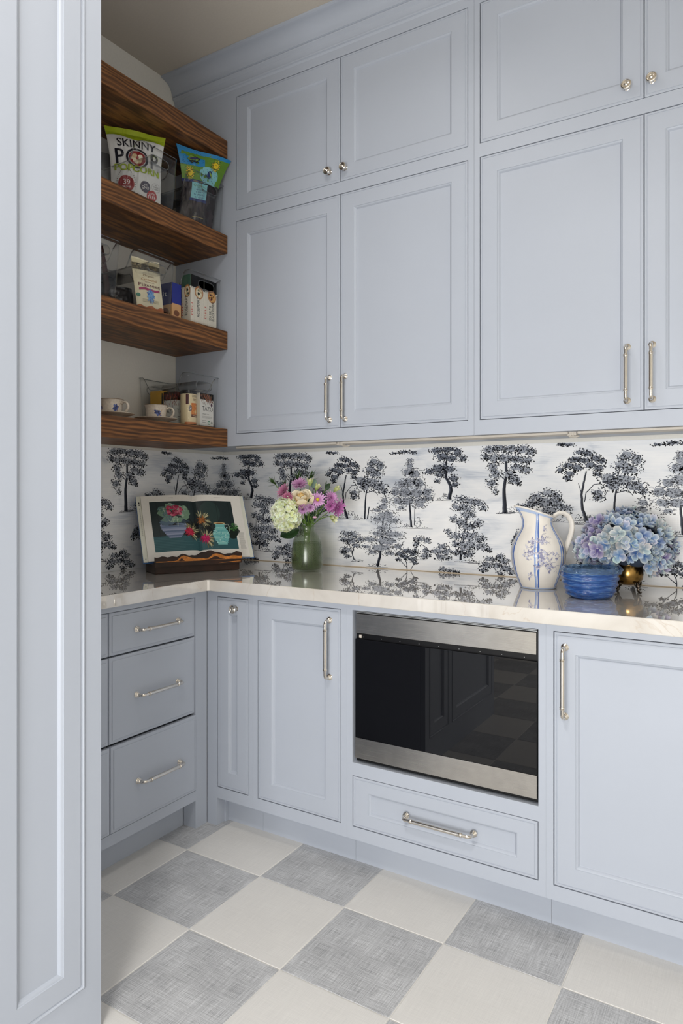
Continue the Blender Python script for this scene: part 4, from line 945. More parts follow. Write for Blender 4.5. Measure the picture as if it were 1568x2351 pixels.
for kk in range(-2, 4):
    th = kk*math.pi/3-.33
    for off, w, col, lay in ((0,.095,B3c,0), (-.062,.024,B2c,1), (.062,.032,B1c,1)):
        ik.raw([(th+off+s_*w*(1.0 if z < .2 else .8)+.010*math.sin(z*90+s_), z) for z in [.004+.245*i/30 for i in range(31)] for s_ in (-1, 1)], [(2*i, 2*i+1, 2*i+3, 2*i+2) for i in range(30)], col, lay)
for z0, z1, col in ((.001,.006,B3c), (.245,.2535,B3c)): ik.raw([(th, z) for th in [-3.0+6.0*i/60 for i in range(61)] for z in (z0, z1)], [(2*i, 2*i+2, 2*i+3, 2*i+1) for i in range(60)], col, 0)
rp_ = random.Random(5)
def spray(cx, cz, n, s):
    for k in range(n):
        a = rp_.uniform(0, 6.28); rr = s*rp_.uniform(.1, 1); X, Z = cx+rr*9*math.cos(a), cz+rr*math.sin(a)
        L = rp_.uniform(.006, .013); an = rp_.uniform(0, 6.28)
        P = [(0,0),(L*.3,-L*.26),(L*.7,-L*.24),(L,0),(L*.7,L*.24),(L*.3,L*.26)]
        ik.raw([(X+(x*math.cos(an)-y*math.sin(an))*11, Z+x*math.sin(an)+y*math.cos(an)) for x, y in P], [(0,1,2,3,4,5)], LIL if k % 2 else LIL2, 3+k % 3)
    for k in range(max(3, n//3)):
        a = rp_.uniform(-.6,.6); X, Z = cx+rp_.uniform(-.2,.2), cz+rp_.uniform(-s,s)
        ik.line([(X, Z), (X+.10, Z+.006), (X+.22, Z+.004+.02*a)], .0012, .0008, LIL, 6)
spray(-.62,.125,34,.024); spray(-.10,.108,40,.026); spray(-.08,.165,24,.018); spray(-.52,.160,14,.012); spray(.16,.075,16,.016); spray(-.32,.075,10,.010); spray(.08,.205,8,.010); spray(-.60,.045,5,.008); spray(.30,.12,10,.018)
ik.build('transfer_print', lambda th, z, n_: p_pt(th, z, n_), t, INKGLOSS, eps=.00008, base=.00045)

BG = mat('blue_cut_glass', lin(64, 122, 196), .07, var=.28, scale=38, spec=.6, trans=.45, ior=1.45)
nt, bs = nodes(BG); tc = nt.nodes.new('ShaderNodeTexCoord'); mp = nt.nodes.new('ShaderNodeMapping'); mp.inputs['Scale'].default_value = (30, 30, 260)
nz = nt.nodes.new('ShaderNodeTexNoise'); nz.inputs['Scale'].default_value = 1; nz.inputs['Detail'].default_value = 3; bpn = nt.nodes.new('ShaderNodeBump'); bpn.inputs['Strength'].default_value = .9; bpn.inputs['Distance'].default_value = .004
nt.links.new(tc.outputs['Object'], mp.inputs['Vector']); nt.links.new(mp.outputs['Vector'], nz.inputs['Vector']); nt.links.new(nz.outputs['Fac'], bpn.inputs['Height']); nt.links.new(bpn.outputs['Normal'], bs.inputs['Normal'])
rpb = nt.nodes.new('ShaderNodeValToRGB'); eb = rpb.color_ramp.elements; eb[0].position = .36; eb[0].color = lin(40, 84, 160); eb[1].position = .74; eb[1].color = lin(150, 186, 222); kb = eb.new(.56); kb.color = lin(66, 116, 190)
nt.links.new(nz.outputs['Fac'], rpb.inputs['Fac']); nt.links.new(rpb.outputs['Color'], bs.inputs['Base Color'])
BGR = mat('pale_blue_glass_rim', lin(150, 182, 214), .06, var=.2, scale=80, spec=.6, trans=.85, ior=1.3)
BC = Vector((1.827, -.381, ZT)); t = thing('glass_bowl', tuple(BC), 'blue cut-glass bowl with wavy horizontal ridges', 'bowl')
def b_pt(th, z, off=0.):
    u = z/.094; r = .066+.019*math.sin(min(1, u*1.25)*math.pi/2)+.0022*math.sin(z*330+1.6*math.sin(3*th))+.0012*math.sin(th*22)*(1 if u > .75 or u < .25 else .3)
    if u < .12: r -= (.12-u)*.09
    r -= max(0, u-.85)*.02
    return BC+Vector((math.cos(th)*(r+off), math.sin(th)*(r+off), z+.0008+(.0016*math.sin(th*11) if u > .97 else 0)))
zb = [.078*i/30 for i in range(31)]; mb = surf(b_pt, zb, 96); n = 96; nn = len(mb.v)
zi = [.078-.072*i/10 for i in range(11)]; inn = surf(lambda th, z: b_pt(th, z, -.0055), zi, 96); k0 = len(mb.v); mb.v += inn.v; mb.f += [tuple(i+k0 for i in f) for f in inn.f]
for k in range(n): k2 = (k+1) % n; mb.f.append((nn-n+k, nn-n+k2, k0+k2, k0+k))
mb.f.append(tuple(reversed(range(n)))); mb.f.append(tuple(len(mb.v)-n+k for k in range(n)))
put('body', mb, BG, t, smooth=True)
zr_ = [.0781+.0159*i/6 for i in range(7)]; mb = surf(b_pt, zr_, 96); nn = len(mb.v); inn = surf(lambda th, z: b_pt(th, z, -.0045), list(reversed(zr_)), 96); k0 = nn; mb.v += inn.v; mb.f += [tuple(i+k0 for i in f) for f in inn.f]
for k in range(n): k2 = (k+1) % n; mb.f.append((nn-n+k, nn-n+k2, k0+k2, k0+k)); mb.f.append((k2, k, k0+6*n+k, k0+6*n+k2))
put('rim', mb, BGR, t, smooth=True)
for k in range(18):      # cut facets around the rim
    th = 2*math.pi*k/18; c = b_pt(th, .085, .0002); nn_ = Vector((math.cos(th), math.sin(th), 0)); tg = Vector((-math.sin(th), math.cos(th), 0)); mb = MB()
    mb.v = [tuple(c+Vector((0,0,.0055))), tuple(c+tg*.0075), tuple(c-Vector((0,0,.0055))), tuple(c-tg*.0075), tuple(c+nn_*.0022)]; mb.f = [(1,0,4),(2,1,4),(3,2,4),(0,3,4)]
    put('facet', mb, BGR, t)

BRASS = mat('aged_brass', lin(150, 118, 66), .22, 1., var=.55, scale=28, detail=8)
HC = Vector((1.908, -.196, ZT)); t = thing('brass_pot', tuple(HC), 'small aged brass pot standing on scroll feet', 'pot')
put('body', MB().lathe([(0,.024),(.020,.0245),(.036,.031),(.0445,.044),(.0468,.060),(.0450,.076),(.0410,.088),(.0395,.094),(.0420,.099),(.0425,.101),(.0385,.100),(.037,.094),(.041,.076),(.043,.060),(.040,.044),(.03,.033),(0,.029)], HC, seg=40, cap=False), BRASS, t, smooth=True)
FOOT = mat('dark_cast_metal', lin(70, 62, 54), .25, 1., var=.5, scale=80)
for k in range(4):
    a = math.radians(-58+22+90*k); dv = Vector((math.cos(a), math.sin(a), 0)); fb = MB(); sdv = Vector((-dv.y, dv.x, 0))
    pts = [dv*.030+Vector((0,0,.038)), dv*.040+Vector((0,0,.030)), dv*.043+Vector((0,0,.020)), dv*.0415+Vector((0,0,.011)), dv*.046+Vector((0,0,.005)), dv*.053+Vector((0,0,.0042)), dv*.0555+Vector((0,0,.0075))]
    fb.tube([HC+q_ for q_ in pts], [.006,.0062,.005,.0036,.0036,.0034,.002], 8)
    for sg in (-1, 1): fb.tube([HC+dv*.041+sdv*sg*.004+Vector((0,0,.034)), HC+dv*.0435+sdv*sg*.012+Vector((0,0,.036)), HC+dv*.0415+sdv*sg*.013+Vector((0,0,.028)), HC+dv*.043+sdv*sg*.006+Vector((0,0,.020))], .0022, 6)
    put('foot', fb, FOOT, t, smooth=True)
# hydrangea heads
HV = Vector((1.896, -.190, 1.080)); rx, ry, rz_ = .143, .110, .098
pal = [(lin(40,80,140), lin(182,194,206)), (lin(58,100,156), lin(192,202,210)), (lin(84,120,164), lin(200,206,210)), (lin(92,86,140), lin(188,188,200)), (lin(112,134,150), lin(204,208,206)), (lin(84,72,132), lin(180,178,198))]
fm = [floret_mesh('floret', .0225, a_, b_, cu) for a_, b_ in pal for cu in (.30, .75)]
hd = [(-.62,-.05,.45),(.0,.50,.55),(.62,.15,.35),(-.25,-.15,.85),(.35,-.30,.75),(.05,.35,-.7)]; labs = ['pale blue hydrangea head leaning over the blue glass bowl','blue hydrangea head at the crown of the brass pot bunch','lilac-edged hydrangea head drooping on the side away from the bowl','blue-white hydrangea head facing the room above the bowl rim','mauve-tinted hydrangea head hanging low over the brass pot','grey-blue hydrangea head against the wallpaper behind the others']
heads = []; STEMG = GREEN
for (a, z, d), lab in zip(hd, labs):
    t = thing('hydrangea', tuple(HC+Vector((0,0,.085))), lab, 'flower', 'blue hydrangeas in the brass pot'); heads.append((Vector((a, z, d)).normalized(), t))
    e = HV+CR*(a*rx*.6)+Vector((0,0,z*rz_*.6))-CA*(d*ry*.6); b0 = HC+Vector((a*.02, d*.01, .055))
    put('stem', MB().tube([b0, b0.lerp(e, .5)+Vector((0,0,.01)), e], .003, 6), STEMG, t, smooth=True)
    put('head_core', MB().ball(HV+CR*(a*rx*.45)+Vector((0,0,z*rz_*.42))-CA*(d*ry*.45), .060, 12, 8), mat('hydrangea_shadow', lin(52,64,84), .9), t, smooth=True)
N = 270
for k in range(N):
    zz = 1-2*(k+.5)/N; rr = math.sqrt(1-zz*zz); an = k*2.39996
    d3 = Vector((rr*math.cos(an), zz, rr*math.sin(an)))          # right, up, towards the room
    if d3.z < -.55 or (d3.y < -.80) or (d3.y < -.45 and abs(d3.x) < .30 and d3.z > .1): continue
    lump = 1+.10*math.sin(d3.x*7+1)*math.cos(d3.y*6)+R.uniform(-.05,.05)
    drop = -.022*max(0, abs(d3.x)-.45)
    pos = HV+CR*(d3.x*rx*lump)-CA*(d3.z*ry*lump)+Vector((0,0,d3.y*rz_*lump+drop))
    t = max(heads, key=lambda q_: q_[0].dot(d3))[1]
    nv_ = CR*d3.x-CA*d3.z+Vector((0,0,d3.y))+Vector((R.uniform(-.5,.5),R.uniform(-.5,.5),R.uniform(-.25,.5)))
    ci = R.randrange(6) if abs(d3.x) > .55 else R.choice((0,0,1,1,2,2,4)); plant_floret(fm[ci*2+R.randrange(2)], t, pos, nv_, R.random()*6.28, R.uniform(.85,1.2))

# ================================================================ clear storage bins
def acrylic(name, tint, base):
    m = bpy.data.materials.new(name); m.use_nodes = True; nt = m.node_tree; nt.nodes.clear()
    out = nt.nodes.new('ShaderNodeOutputMaterial'); tr = nt.nodes.new('ShaderNodeBsdfTransparent'); gl = nt.nodes.new('ShaderNodeBsdfGlossy'); mx = nt.nodes.new('ShaderNodeMixShader'); fr_ = nt.nodes.new('ShaderNodeLayerWeight')
    tr.inputs[0].default_value = tint; gl.inputs['Roughness'].default_value = .06; fr_.inputs[0].default_value = .5; pw = nt.nodes.new('ShaderNodeMath'); pw.operation = 'POWER'; pw.inputs[1].default_value = 4.0; nt.links.new(fr_.outputs['Facing'], pw.inputs[0])
    nz = nt.nodes.new('ShaderNodeTexNoise'); nz.inputs['Scale'].default_value = 9
    ad = nt.nodes.new('ShaderNodeMath'); ad.operation = 'MULTIPLY_ADD'; ad.inputs[1].default_value = base*.6; nt.links.new(nz.outputs['Fac'], ad.inputs[0]); nt.links.new(pw.outputs[0], ad.inputs[2])
    nt.links.new(ad.outputs[0], mx.inputs[0]); nt.links.new(tr.outputs[0], mx.inputs[1]); nt.links.new(gl.outputs[0], mx.inputs[2]); nt.links.new(mx.outputs[0], out.inputs[0]); return m
ACR = acrylic('clear_acrylic', (.985, .988, .988, 1), .05); ACRIM = acrylic('acrylic_edge', (.74, .76, .77, 1), .45)
BH_ = .212; hx0, hy0, hx1, hy1 = .138, .083, .146, .096
def b_per(k, n, u):
    # rounded rectangle; u = height fraction widens the plan
    hx, hy, r = hx0+(hx1-hx0)*u, hy0+(hy1-hy0)*u, .016
    seg = n//4; q_, j = divmod(k, seg); cx, cy = [(hx-r,hy-r),(-hx+r,hy-r),(-hx+r,-hy+r),(hx-r,-hy+r)][q_]
    ca = 9
    if j <= ca: a = math.pi/2*q_+math.pi/2*j/ca; return Vector((cx+r*math.cos(a), cy+r*math.sin(a), 0))
    a1 = math.pi/2*(q_+1); p0 = Vector((cx+r*math.cos(a1), cy+r*math.sin(a1), 0)); nx = [(-hx+r,hy-r),(-hx+r,-hy+r),(hx-r,-hy+r),(hx-r,hy-r)][q_]
    p1 = Vector((nx[0]+r*math.cos(a1), nx[1]+r*math.sin(a1), 0)); u_ = (j-ca)/(seg-ca); return p0.lerp(p1, u_)
def b_top(p):
    x = abs(p.x); t_ = max(0, min(1, (.118-x)/.045)); s_ = t_*t_*(3-2*t_); return BH_-.058*s_-(.004 if abs(p.y) < .06 and x > .12 else 0)*0
def bin_meshes():
    n = 120; mb = MB(); L = 8
    for i in range(L+1):
        for k in range(n):
            q_ = b_per(k, n, i/L); z = b_top(b_per(k, n, 1))*i/L; q_ = b_per(k, n, z/BH_); mb.v.append((q_.x, q_.y, z+.0015))
    for i in range(L):
        for k in range(n): k2 = (k+1) % n; mb.f.append((i*n+k, i*n+k2, (i+1)*n+k2, (i+1)*n+k))
    mb.f.append(tuple(reversed(range(n))))
    # oval handle hole in front and back: drop faces by boolean on a thin shell
    me = mb.mesh('body', smooth=True); me.materials.append(ACR); ob = link(bpy.data.objects.new('body_tool', me))
    cut = MB()
    for k in range(32):
        a = 2*math.pi*k/32; cx = .030 if math.cos(a) > 0 else -.030
        cut.v += [(-.2, cx+.0165*math.cos(a), .168+.0165*math.sin(a)), (.2, cx+.0165*math.cos(a), .168+.0165*math.sin(a))]
    m_ = 32; cut.f = [(2*k, 2*((k+1) % m_), 2*((k+1) % m_)+1, 2*k+1) for k in range(m_)]+[tuple(2*k for k in reversed(range(m_))), tuple(2*k+1 for k in range(m_))]
    co = link(bpy.data.objects.new('cut_tool', cut.mesh('cut')))
    bo = ob.modifiers.new('b', 'BOOLEAN'); bo.object = co; bo.operation = 'DIFFERENCE'; bo.solver = 'EXACT'
    so = ob.modifiers.new('s', 'SOLIDIFY'); so.thickness = .0024; so.offset = -1
    bpy.context.view_layer.update(); ev_ = ob.evaluated_get(bpy.context.evaluated_depsgraph_get()); res = bpy.data.meshes.new_from_object(ev_); res.name = 'body'
    bpy.data.objects.remove(ob, do_unlink=True); bpy.data.objects.remove(co, do_unlink=True)
    rim = MB(); rim.tube([b_per(k % n, n, b_top(b_per(k % n, n, 1))/BH_)+Vector((0,0,b_top(b_per(k % n, n, 1))+.0012)) for k in range(n+1)], .0017, 6, False)
    hr = MB()
    for sx in (1, -1):
        P = []
        for k in range(33):
            a = 2*math.pi*k/32; cx = .030 if math.cos(a) > 0 else -.030; z = .168+.0165*math.sin(a); u = z/BH_
            P.append((sx*(hx0+(hx1-hx0)*u-.001), cx+.0165*math.cos(a), z))
        hr.tube(P, .0016, 6, False)
    return res, lmesh(rim, 'rim', ACRIM), lmesh(hr, 'handle_rim', ACRIM)
BINM = bin_meshes()
def storage_bin(y, z, lab, sx=1.):
    t = thing('storage_bin', (.152, y, z), lab, 'bin', 'clear acrylic bins on the shelves')
    for nm, me in zip(('body', 'rim', 'handle_rim'), BINM): o = link(bpy.data.objects.new(nm, me)); o.parent = t
    return t
S2, S3, S4 = 2.3572, 1.9440, 1.5242
storage_bin(-.7000, S2, 'clear acrylic bin holding the popcorn bag'); storage_bin(-.4225, S2, 'clear acrylic bin holding the tortilla chip bag')
storage_bin(-.9850, S3, 'clear acrylic bin half hidden behind the tall cabinet'); storage_bin(-.7150, S3, 'clear acrylic bin holding the flaxseed bag'); storage_bin(-.4400, S3, 'clear acrylic bin holding the cracker boxes')
storage_bin(-.4535, S4, 'clear acrylic bin holding the tea boxes')

# ================================================================ snack bags
def bag_fn(O, e, n, up, W0, W1, W2, H, D, wr=.004, seed=0):
    O, e, n, up = Vector(O), Vector(e).normalized(), Vector(n).normalized(), Vector(up).normalized()
    def fn(a, b, off=0., side=1):              # a in -.5..0.5, b in 0..1
        w = W0+(W1-W0)*min(1, b/.5) if b < .5 else W1+(W2-W1)*((b-.5)/.5)**1.6
        env = max(0, math.sin(math.pi*min(1, max(0, (b-.05)/.87))))**.55*max(0, math.cos(math.pi*a))**.75
        d = D*env
        wv = wr*(noise.noise(Vector((a*6+seed, b*5, seed*1.7)))+.6*noise.noise(Vector((a*15, b*13+seed, 3.1))))*(.35+env)
        top = .012*math.sin(a*7+seed)*max(0, b-.85)*3
        return O+e*(a*w)+up*(b*H)+n*(side*(d+.0012)+wv+top+off)
    return fn
def bag(name, fn, m, t, N=56, M=72):
    mb = MB()
    for side in (1, -1):
        k0 = len(mb.v)
        for j in range(M+1):
            for i in range(N+1): mb.v.append(tuple(fn(i/N-.5, j/M, 0., side)))
        for j in range(M):
            for i in range(N):
                f = (k0+j*(N+1)+i, k0+j*(N+1)+i+1, k0+(j+1)*(N+1)+i+1, k0+(j+1)*(N+1)+i); mb.f.append(f if side == 1 else tuple(reversed(f)))
    # close the four seams
    k1 = (N+1)*(M+1)
    for j in range(M):
        for i in (0, N): a, b = j*(N+1)+i, (j+1)*(N+1)+i; mb.f.append((a, b, k1+b, k1+a) if i == N else (b, a, k1+a, k1+b))
    for i in range(N):
        for j in (0, M): a, b = j*(N+1)+i, j*(N+1)+i+1; mb.f.append((b, a, k1+a, k1+b) if j == 0 else (a, b, k1+b, k1+a))
    return put(name, mb, m, t, smooth=True, auto=60)
FILM = mat('white_bag_film', lin(216, 216, 214), .30, var=.04, scale=12, bump=.25, spec=.5)
LIME, LIMED = lin(158, 178, 34), lin(122, 140, 26); RED = lin(142, 30, 34)
al = math.radians(33); e_ = Vector((math.sin(al), math.cos(al), 0)); n_ = Vector((math.cos(al), -math.sin(al), 0))
O = Vector((.174, -.7065, S2+.005)); up_ = Vector((0,0,1))-e_*.02+n_*.03
t = thing('popcorn_bag', tuple(O), 'white popcorn bag with lime green top band and red round badges', 'snack bag', 'snack bags in the bins')
fn = bag_fn(O, e_, n_, up_, .185, .192, .236, .306, .036, .006, 2)
bag('bag', fn, FILM, t)
ik = Ink()
ik.raw([(-.5+i/24, .885+.02*math.sin(i*.4)+(.115-.02*math.sin(i*.4))*j/4) for j in range(5) for i in range(25)], [(j*25+i, j*25+i+1, (j+1)*25+i+1, (j+1)*25+i) for j in range(4) for i in range(24)], LIME, 0)
ik.raw([(-.5+i/24, .94+.06*j/2) for j in range(3) for i in range(25)], [(j*25+i, j*25+i+1, (j+1)*25+i+1, (j+1)*25+i) for j in range(2) for i in range(24)], lin(176,194,44), 1)
ik.rect(-.5, .5, 0, .065, LIME, 0, 20, 2)
ik.text('THE POPPED PERFECTION!', .08, .905, .022, K, 2, width=.52)
ik.text('SKINNY', .0, .755, .105, K, 2, width=.70, bold=.003)
ik.text('P', -.335, .525, .20, K, 2, width=.17, bold=.006); ik.text('P', .33, .525, .20, K, 2, width=.16, bold=.006)
ik.ring(0, .615, .175, .215, K, 2, 34, .62); ik.ell(0, .615, .160, .098, RED, 2, 30)
for k in range(16): a = R.uniform(0,6.28); ik.ell(.07*math.cos(a), .615+.048*math.sin(a), .040, .026, R.choice([lin(222,204,168), lin(206,180,136), lin(232,222,196)]), 3+k % 3, 9, jag=.3)
ik.text('POPCORN', .0, .440, .082, lin(160,180,36), 2, width=.88, bold=.009)
ik.ell(-.22, .285, .155, .100, RED, 2, 30); ik.sun(-.22, .285, .172, .190, 40, K, 2, .45) ; ik.text('39', -.22, .275, .062, WHITE, 3, width=.14); ik.text('CALORIES', -.22, .235, .020, WHITE, 3, width=.17)
ik.ell(.16, .285, .105, .066, lin(70,66,82), 2, 26); ik.text('NON', .16, .300, .020, WHITE, 3, width=.07); ik.text('GMO', .16, .258, .036, WHITE, 3, width=.15)
ik.ell(.30, .190, .105, .068, lin(166,44,48), 4, 26); ik.text('GLUTEN', .30, .205, .022, WHITE, 5, width=.13); ik.text('FREE', .30, .160, .038, WHITE, 5, width=.16)
ik.ring(.385, .305, .086, .090, lin(120,120,120), 2, 30, .64); ik.text('NO', .385, .330, .018, lin(90,90,90), 3, width=.04); ik.text('ARTIFICIAL', .385, .302, .018, lin(90,90,90), 3, width=.12); ik.text('INGREDIENTS', .385, .278, .014, lin(90,90,90), 3, width=.11)
ik.build('bag_print', lambda a, b, off: fn(a, b, off), t, INKGLOSS, eps=.00026, base=.0012)
# tortilla chips
al = math.radians(22); e_ = Vector((math.sin(al), math.cos(al), 0)); n_ = Vector((math.cos(al), -math.sin(al), 0)); O = Vector((.222, -.4315, S2+.005)); up_ = Vector((0,0,1))+n_*.21+e_*.04
t = thing('chip_bag', tuple(O), 'tortilla chip bag with sun patterned blue and green top and clear dark lower half', 'snack bag', 'snack bags in the bins')
fn2 = bag_fn(O, e_, n_, up_, .150, .158, .252, .316, .024, .004, 6)
CLR = mat('dark_clear_film', lin(44, 36, 40), .14, var=.8, scale=24, bump=.6, spec=.6, detail=8)
bag('bag', fn2, CLR, t)
ik = Ink()
CY, GR, LB, NV, YL = lin(28,128,186), lin(92,136,40), lin(128,188,196), lin(32,48,104), lin(226,196,34)
def patch(a0, a1, b0, b1, col, lay): ik.rect(a0, a1, b0, b1, col, lay, 12, 8)
patch(-.5, .5, .60, 1, GR, 0); patch(-.5, .02, .78, 1.0, CY, 1); patch(-.5, .5, .955, 1.0, CY, 1)
ik.ell(.14, .70, .24, .115, LB, 2, 30); patch(.0, .36, .585, .66, LB, 2)
for k in range(70): ik.ell(R.uniform(-.48,0), R.uniform(.79,.99), .006, .004, NV, 3, 6)
for k in range(46): a = R.uniform(0,6.28); r = R.random()**.5; ik.ell(.14+.22*r*math.cos(a), .70+.105*r*math.sin(a), .006, .004, NV, 3, 6)
for k in range(16): b = .61+k*.0105; ik.rect(-.5, -.12, b, b+.003, lin(128,164,62), 1, 8, 1)
for k in range(22): a = .05+k*.02; ik.line([(a, .80), (a+.02, .94)], .004, .003, lin(120,158,52), 1)
for (x, y, r) in ((-.32,.685,.062), (.26,.862,.060)): ik.sun(x, y, r*1.0, r*1.9, 15, K, 3, .95); ik.sun(x, y, r*.95, r*1.65, 15, YL, 4, .75); ik.ell(x, y, r*1.08, r*.80, K, 5, 22); ik.ell(x, y, r*.95, r*.70, YL, 6, 22); ik.line([(x-r*.5,y),(x,y+.012),(x+r*.5,y)], .004, .004, K, 7)
ik.leaf(-.34, .855, .27, .13, .12, K, 4); ik.leaf(-.33, .858, .25, .10, .14, lin(120,158,60), 5); ik.leaf(-.31, .862, .24, .035, .16, lin(46,44,92), 6); ik.leaf(-.30, .840, .20, .03, .0, K, 6)
ik.ell(.15, .715, .065, .050, NV, 4, 20, .5); ik.leaf(.13, .755, .15, .035, -.6, lin(128,160,60), 5); ik.leaf(.03, .715, .12, .02, -.5, K, 5)
patch(-.5, .02, .572, .605, NV, 3); ik.text('ORGANIC', -.12, .580, .012, lin(206,180,60), 4, width=.26)
patch(-.28, .14, .375, .572, LB, 4); patch(-.30, .16, .340, .375, NV, 4)
ik.text('Organic', -.08, .520, .034, lin(90,130,70), 5, width=.34, slant=.2)
for s_, b, w in (('white', .478, .22), ('corn', .448, .20), ('tortilla', .416, .30), ('chips', .384, .24)): ik.text(s_, -.06, b, .026, lin(40,62,110), 5, width=w)
ik.build('bag_print', lambda a, b, off: fn2(a, b, off), t, INKGLOSS, eps=.00026, base=.0012)
ik = Ink(); ik.rect(-.16, .16, .150, .157, lin(170,156,100), 4, 8, 1); ik.build('weight_line', lambda a, b, off: fn2(a, b, off), t, INKGLOSS, eps=.00026, base=.0012)
ik = Ink(); patch(-.5, .5, .0, .075, CY, 3); ik.build('bottom_band', lambda a, b, off: fn2(a, b, off), t, INKGLOSS, eps=.00026, base=.0012)
# grey bag behind the popcorn, dark bag on the shelf
O = Vector((.060, -.735, S2+.005)); e_ = Vector((.35,.94,0)).normalized(); n_ = Vector((.94,-.35,0)).normalized()
t = thing('grey_bag', tuple(O), 'plain grey foil bag half hidden behind the popcorn bag', 'snack bag', 'snack bags in the bins')
bag('bag', bag_fn(O, e_, n_, (0,0,1), .13, .13, .13, .235, .020, .004, 9), mat('grey_foil', lin(120,122,124), .35, var=.1, scale=14, bump=.3), t, 16, 20)
# flaxseed pouch
al = math.radians(15); e_ = Vector((math.sin(al), math.cos(al), 0)); n_ = Vector((math.cos(al), -math.sin(al), 0)); O = Vector((.236, -.690, S3+.006)); up_ = Vector((0,0,1))-e_*.13
t = thing('flaxseed_pouch', tuple(O), 'cream paper pouch of ground flaxseed with a magenta ribbon and blue flower', 'snack bag', 'snack bags in the bins')
fn3 = bag_fn(O, e_, n_, up_, .112, .116, .118, .208, .016, .002, 4)
bag('bag', fn3, mat('cream_pouch', lin(226,216,184), .45, var=.03, scale=20, bump=.15), t, 16, 22)
ik = Ink()
ik.rect(-.5, .5, .90, .97, lin(206,196,160), 0, 8, 2); ik.rect(-.5, .5, .78, .90, lin(70,64,48), 0, 8, 2)
for k in range(20): ik.ell(R.uniform(-.45,.45), R.uniform(.79,.89), .05, .018, R.choice([lin(104,92,66), lin(50,46,36), lin(130,116,84)]), 1, 8, jag=.3)
ik.text('Organic', .0, .665, .035, lin(120,84,44), 1, width=.40, slant=.25); ik.text('Ground', .0, .585, .050, lin(176,120,60), 1, width=.56); ik.text('PREMIUM', .0, .548, .016, lin(120,84,60), 1, width=.35); ik.text('Flaxseed', .0, .475, .062, lin(96,36,40), 1, width=.80)
ik.raw([(-.38+.76*i/12, .400+.012*math.sin(i*.6)+.045*j) for j in range(2) for i in range(13)], [(i, i+1, 14+i, 13+i) for i in range(12)], lin(160,40,92), 1)
for k in range(12): ik.leaf(0, .315, .16, .055, k*.55, R.choice([lin(84,136,196), lin(112,160,212), lin(70,112,180)]), 2)
for b in (.235,.215,.195): ik.rect(-.3, .3, b, b+.006, lin(150,140,110), 1, 4, 1)
ik.ell(-.42, .31, .07, .035, lin(70,130,110), 1)
ik.raw([(-.5+i/12, (.12+.02*math.sin(i*1.3))*j) for j in range(2) for i in range(13)], [(i, i+1, 14+i, 13+i) for i in range(12)], lin(178,104,56), 1)
ik.build('bag_print', lambda a, b, off: fn3(a, b, off), t, INKGLOSS, eps=.00022, base=.0012)
# dark pouch and wrapper behind it
O = Vector((.120, -.742, S3+.006)); t = thing('dark_pouch', tuple(O), 'small dark grey pouch slumped behind the flaxseed pouch', 'snack bag', 'snack bags in the bins')
bag('bag', bag_fn(O, (.3,.95,0), (.95,-.3,0), (0,.06,1), .100, .105, .08, .112, .018, .006, 12), mat('dark_pouch_film', lin(48,46,48), .3, var=.2, scale=20, bump=.4), t, 14, 16)
t = thing('snack_wrapper', (.060, -.765, S3+.004), 'thin dark red-brown wrapper leaning upright behind the dark pouch', 'wrapper')
fnw = bag_fn((.066, -.746, S3+.006), (.2,.98,0), (.98,-.2,0), (.02,-.16,1), .026, .026, .004, .272, .004, .001, 3)
bag('wrapper', fnw, mat('wrapper_film', lin(74,30,24), .3, var=.25, scale=30), t, 6, 16)

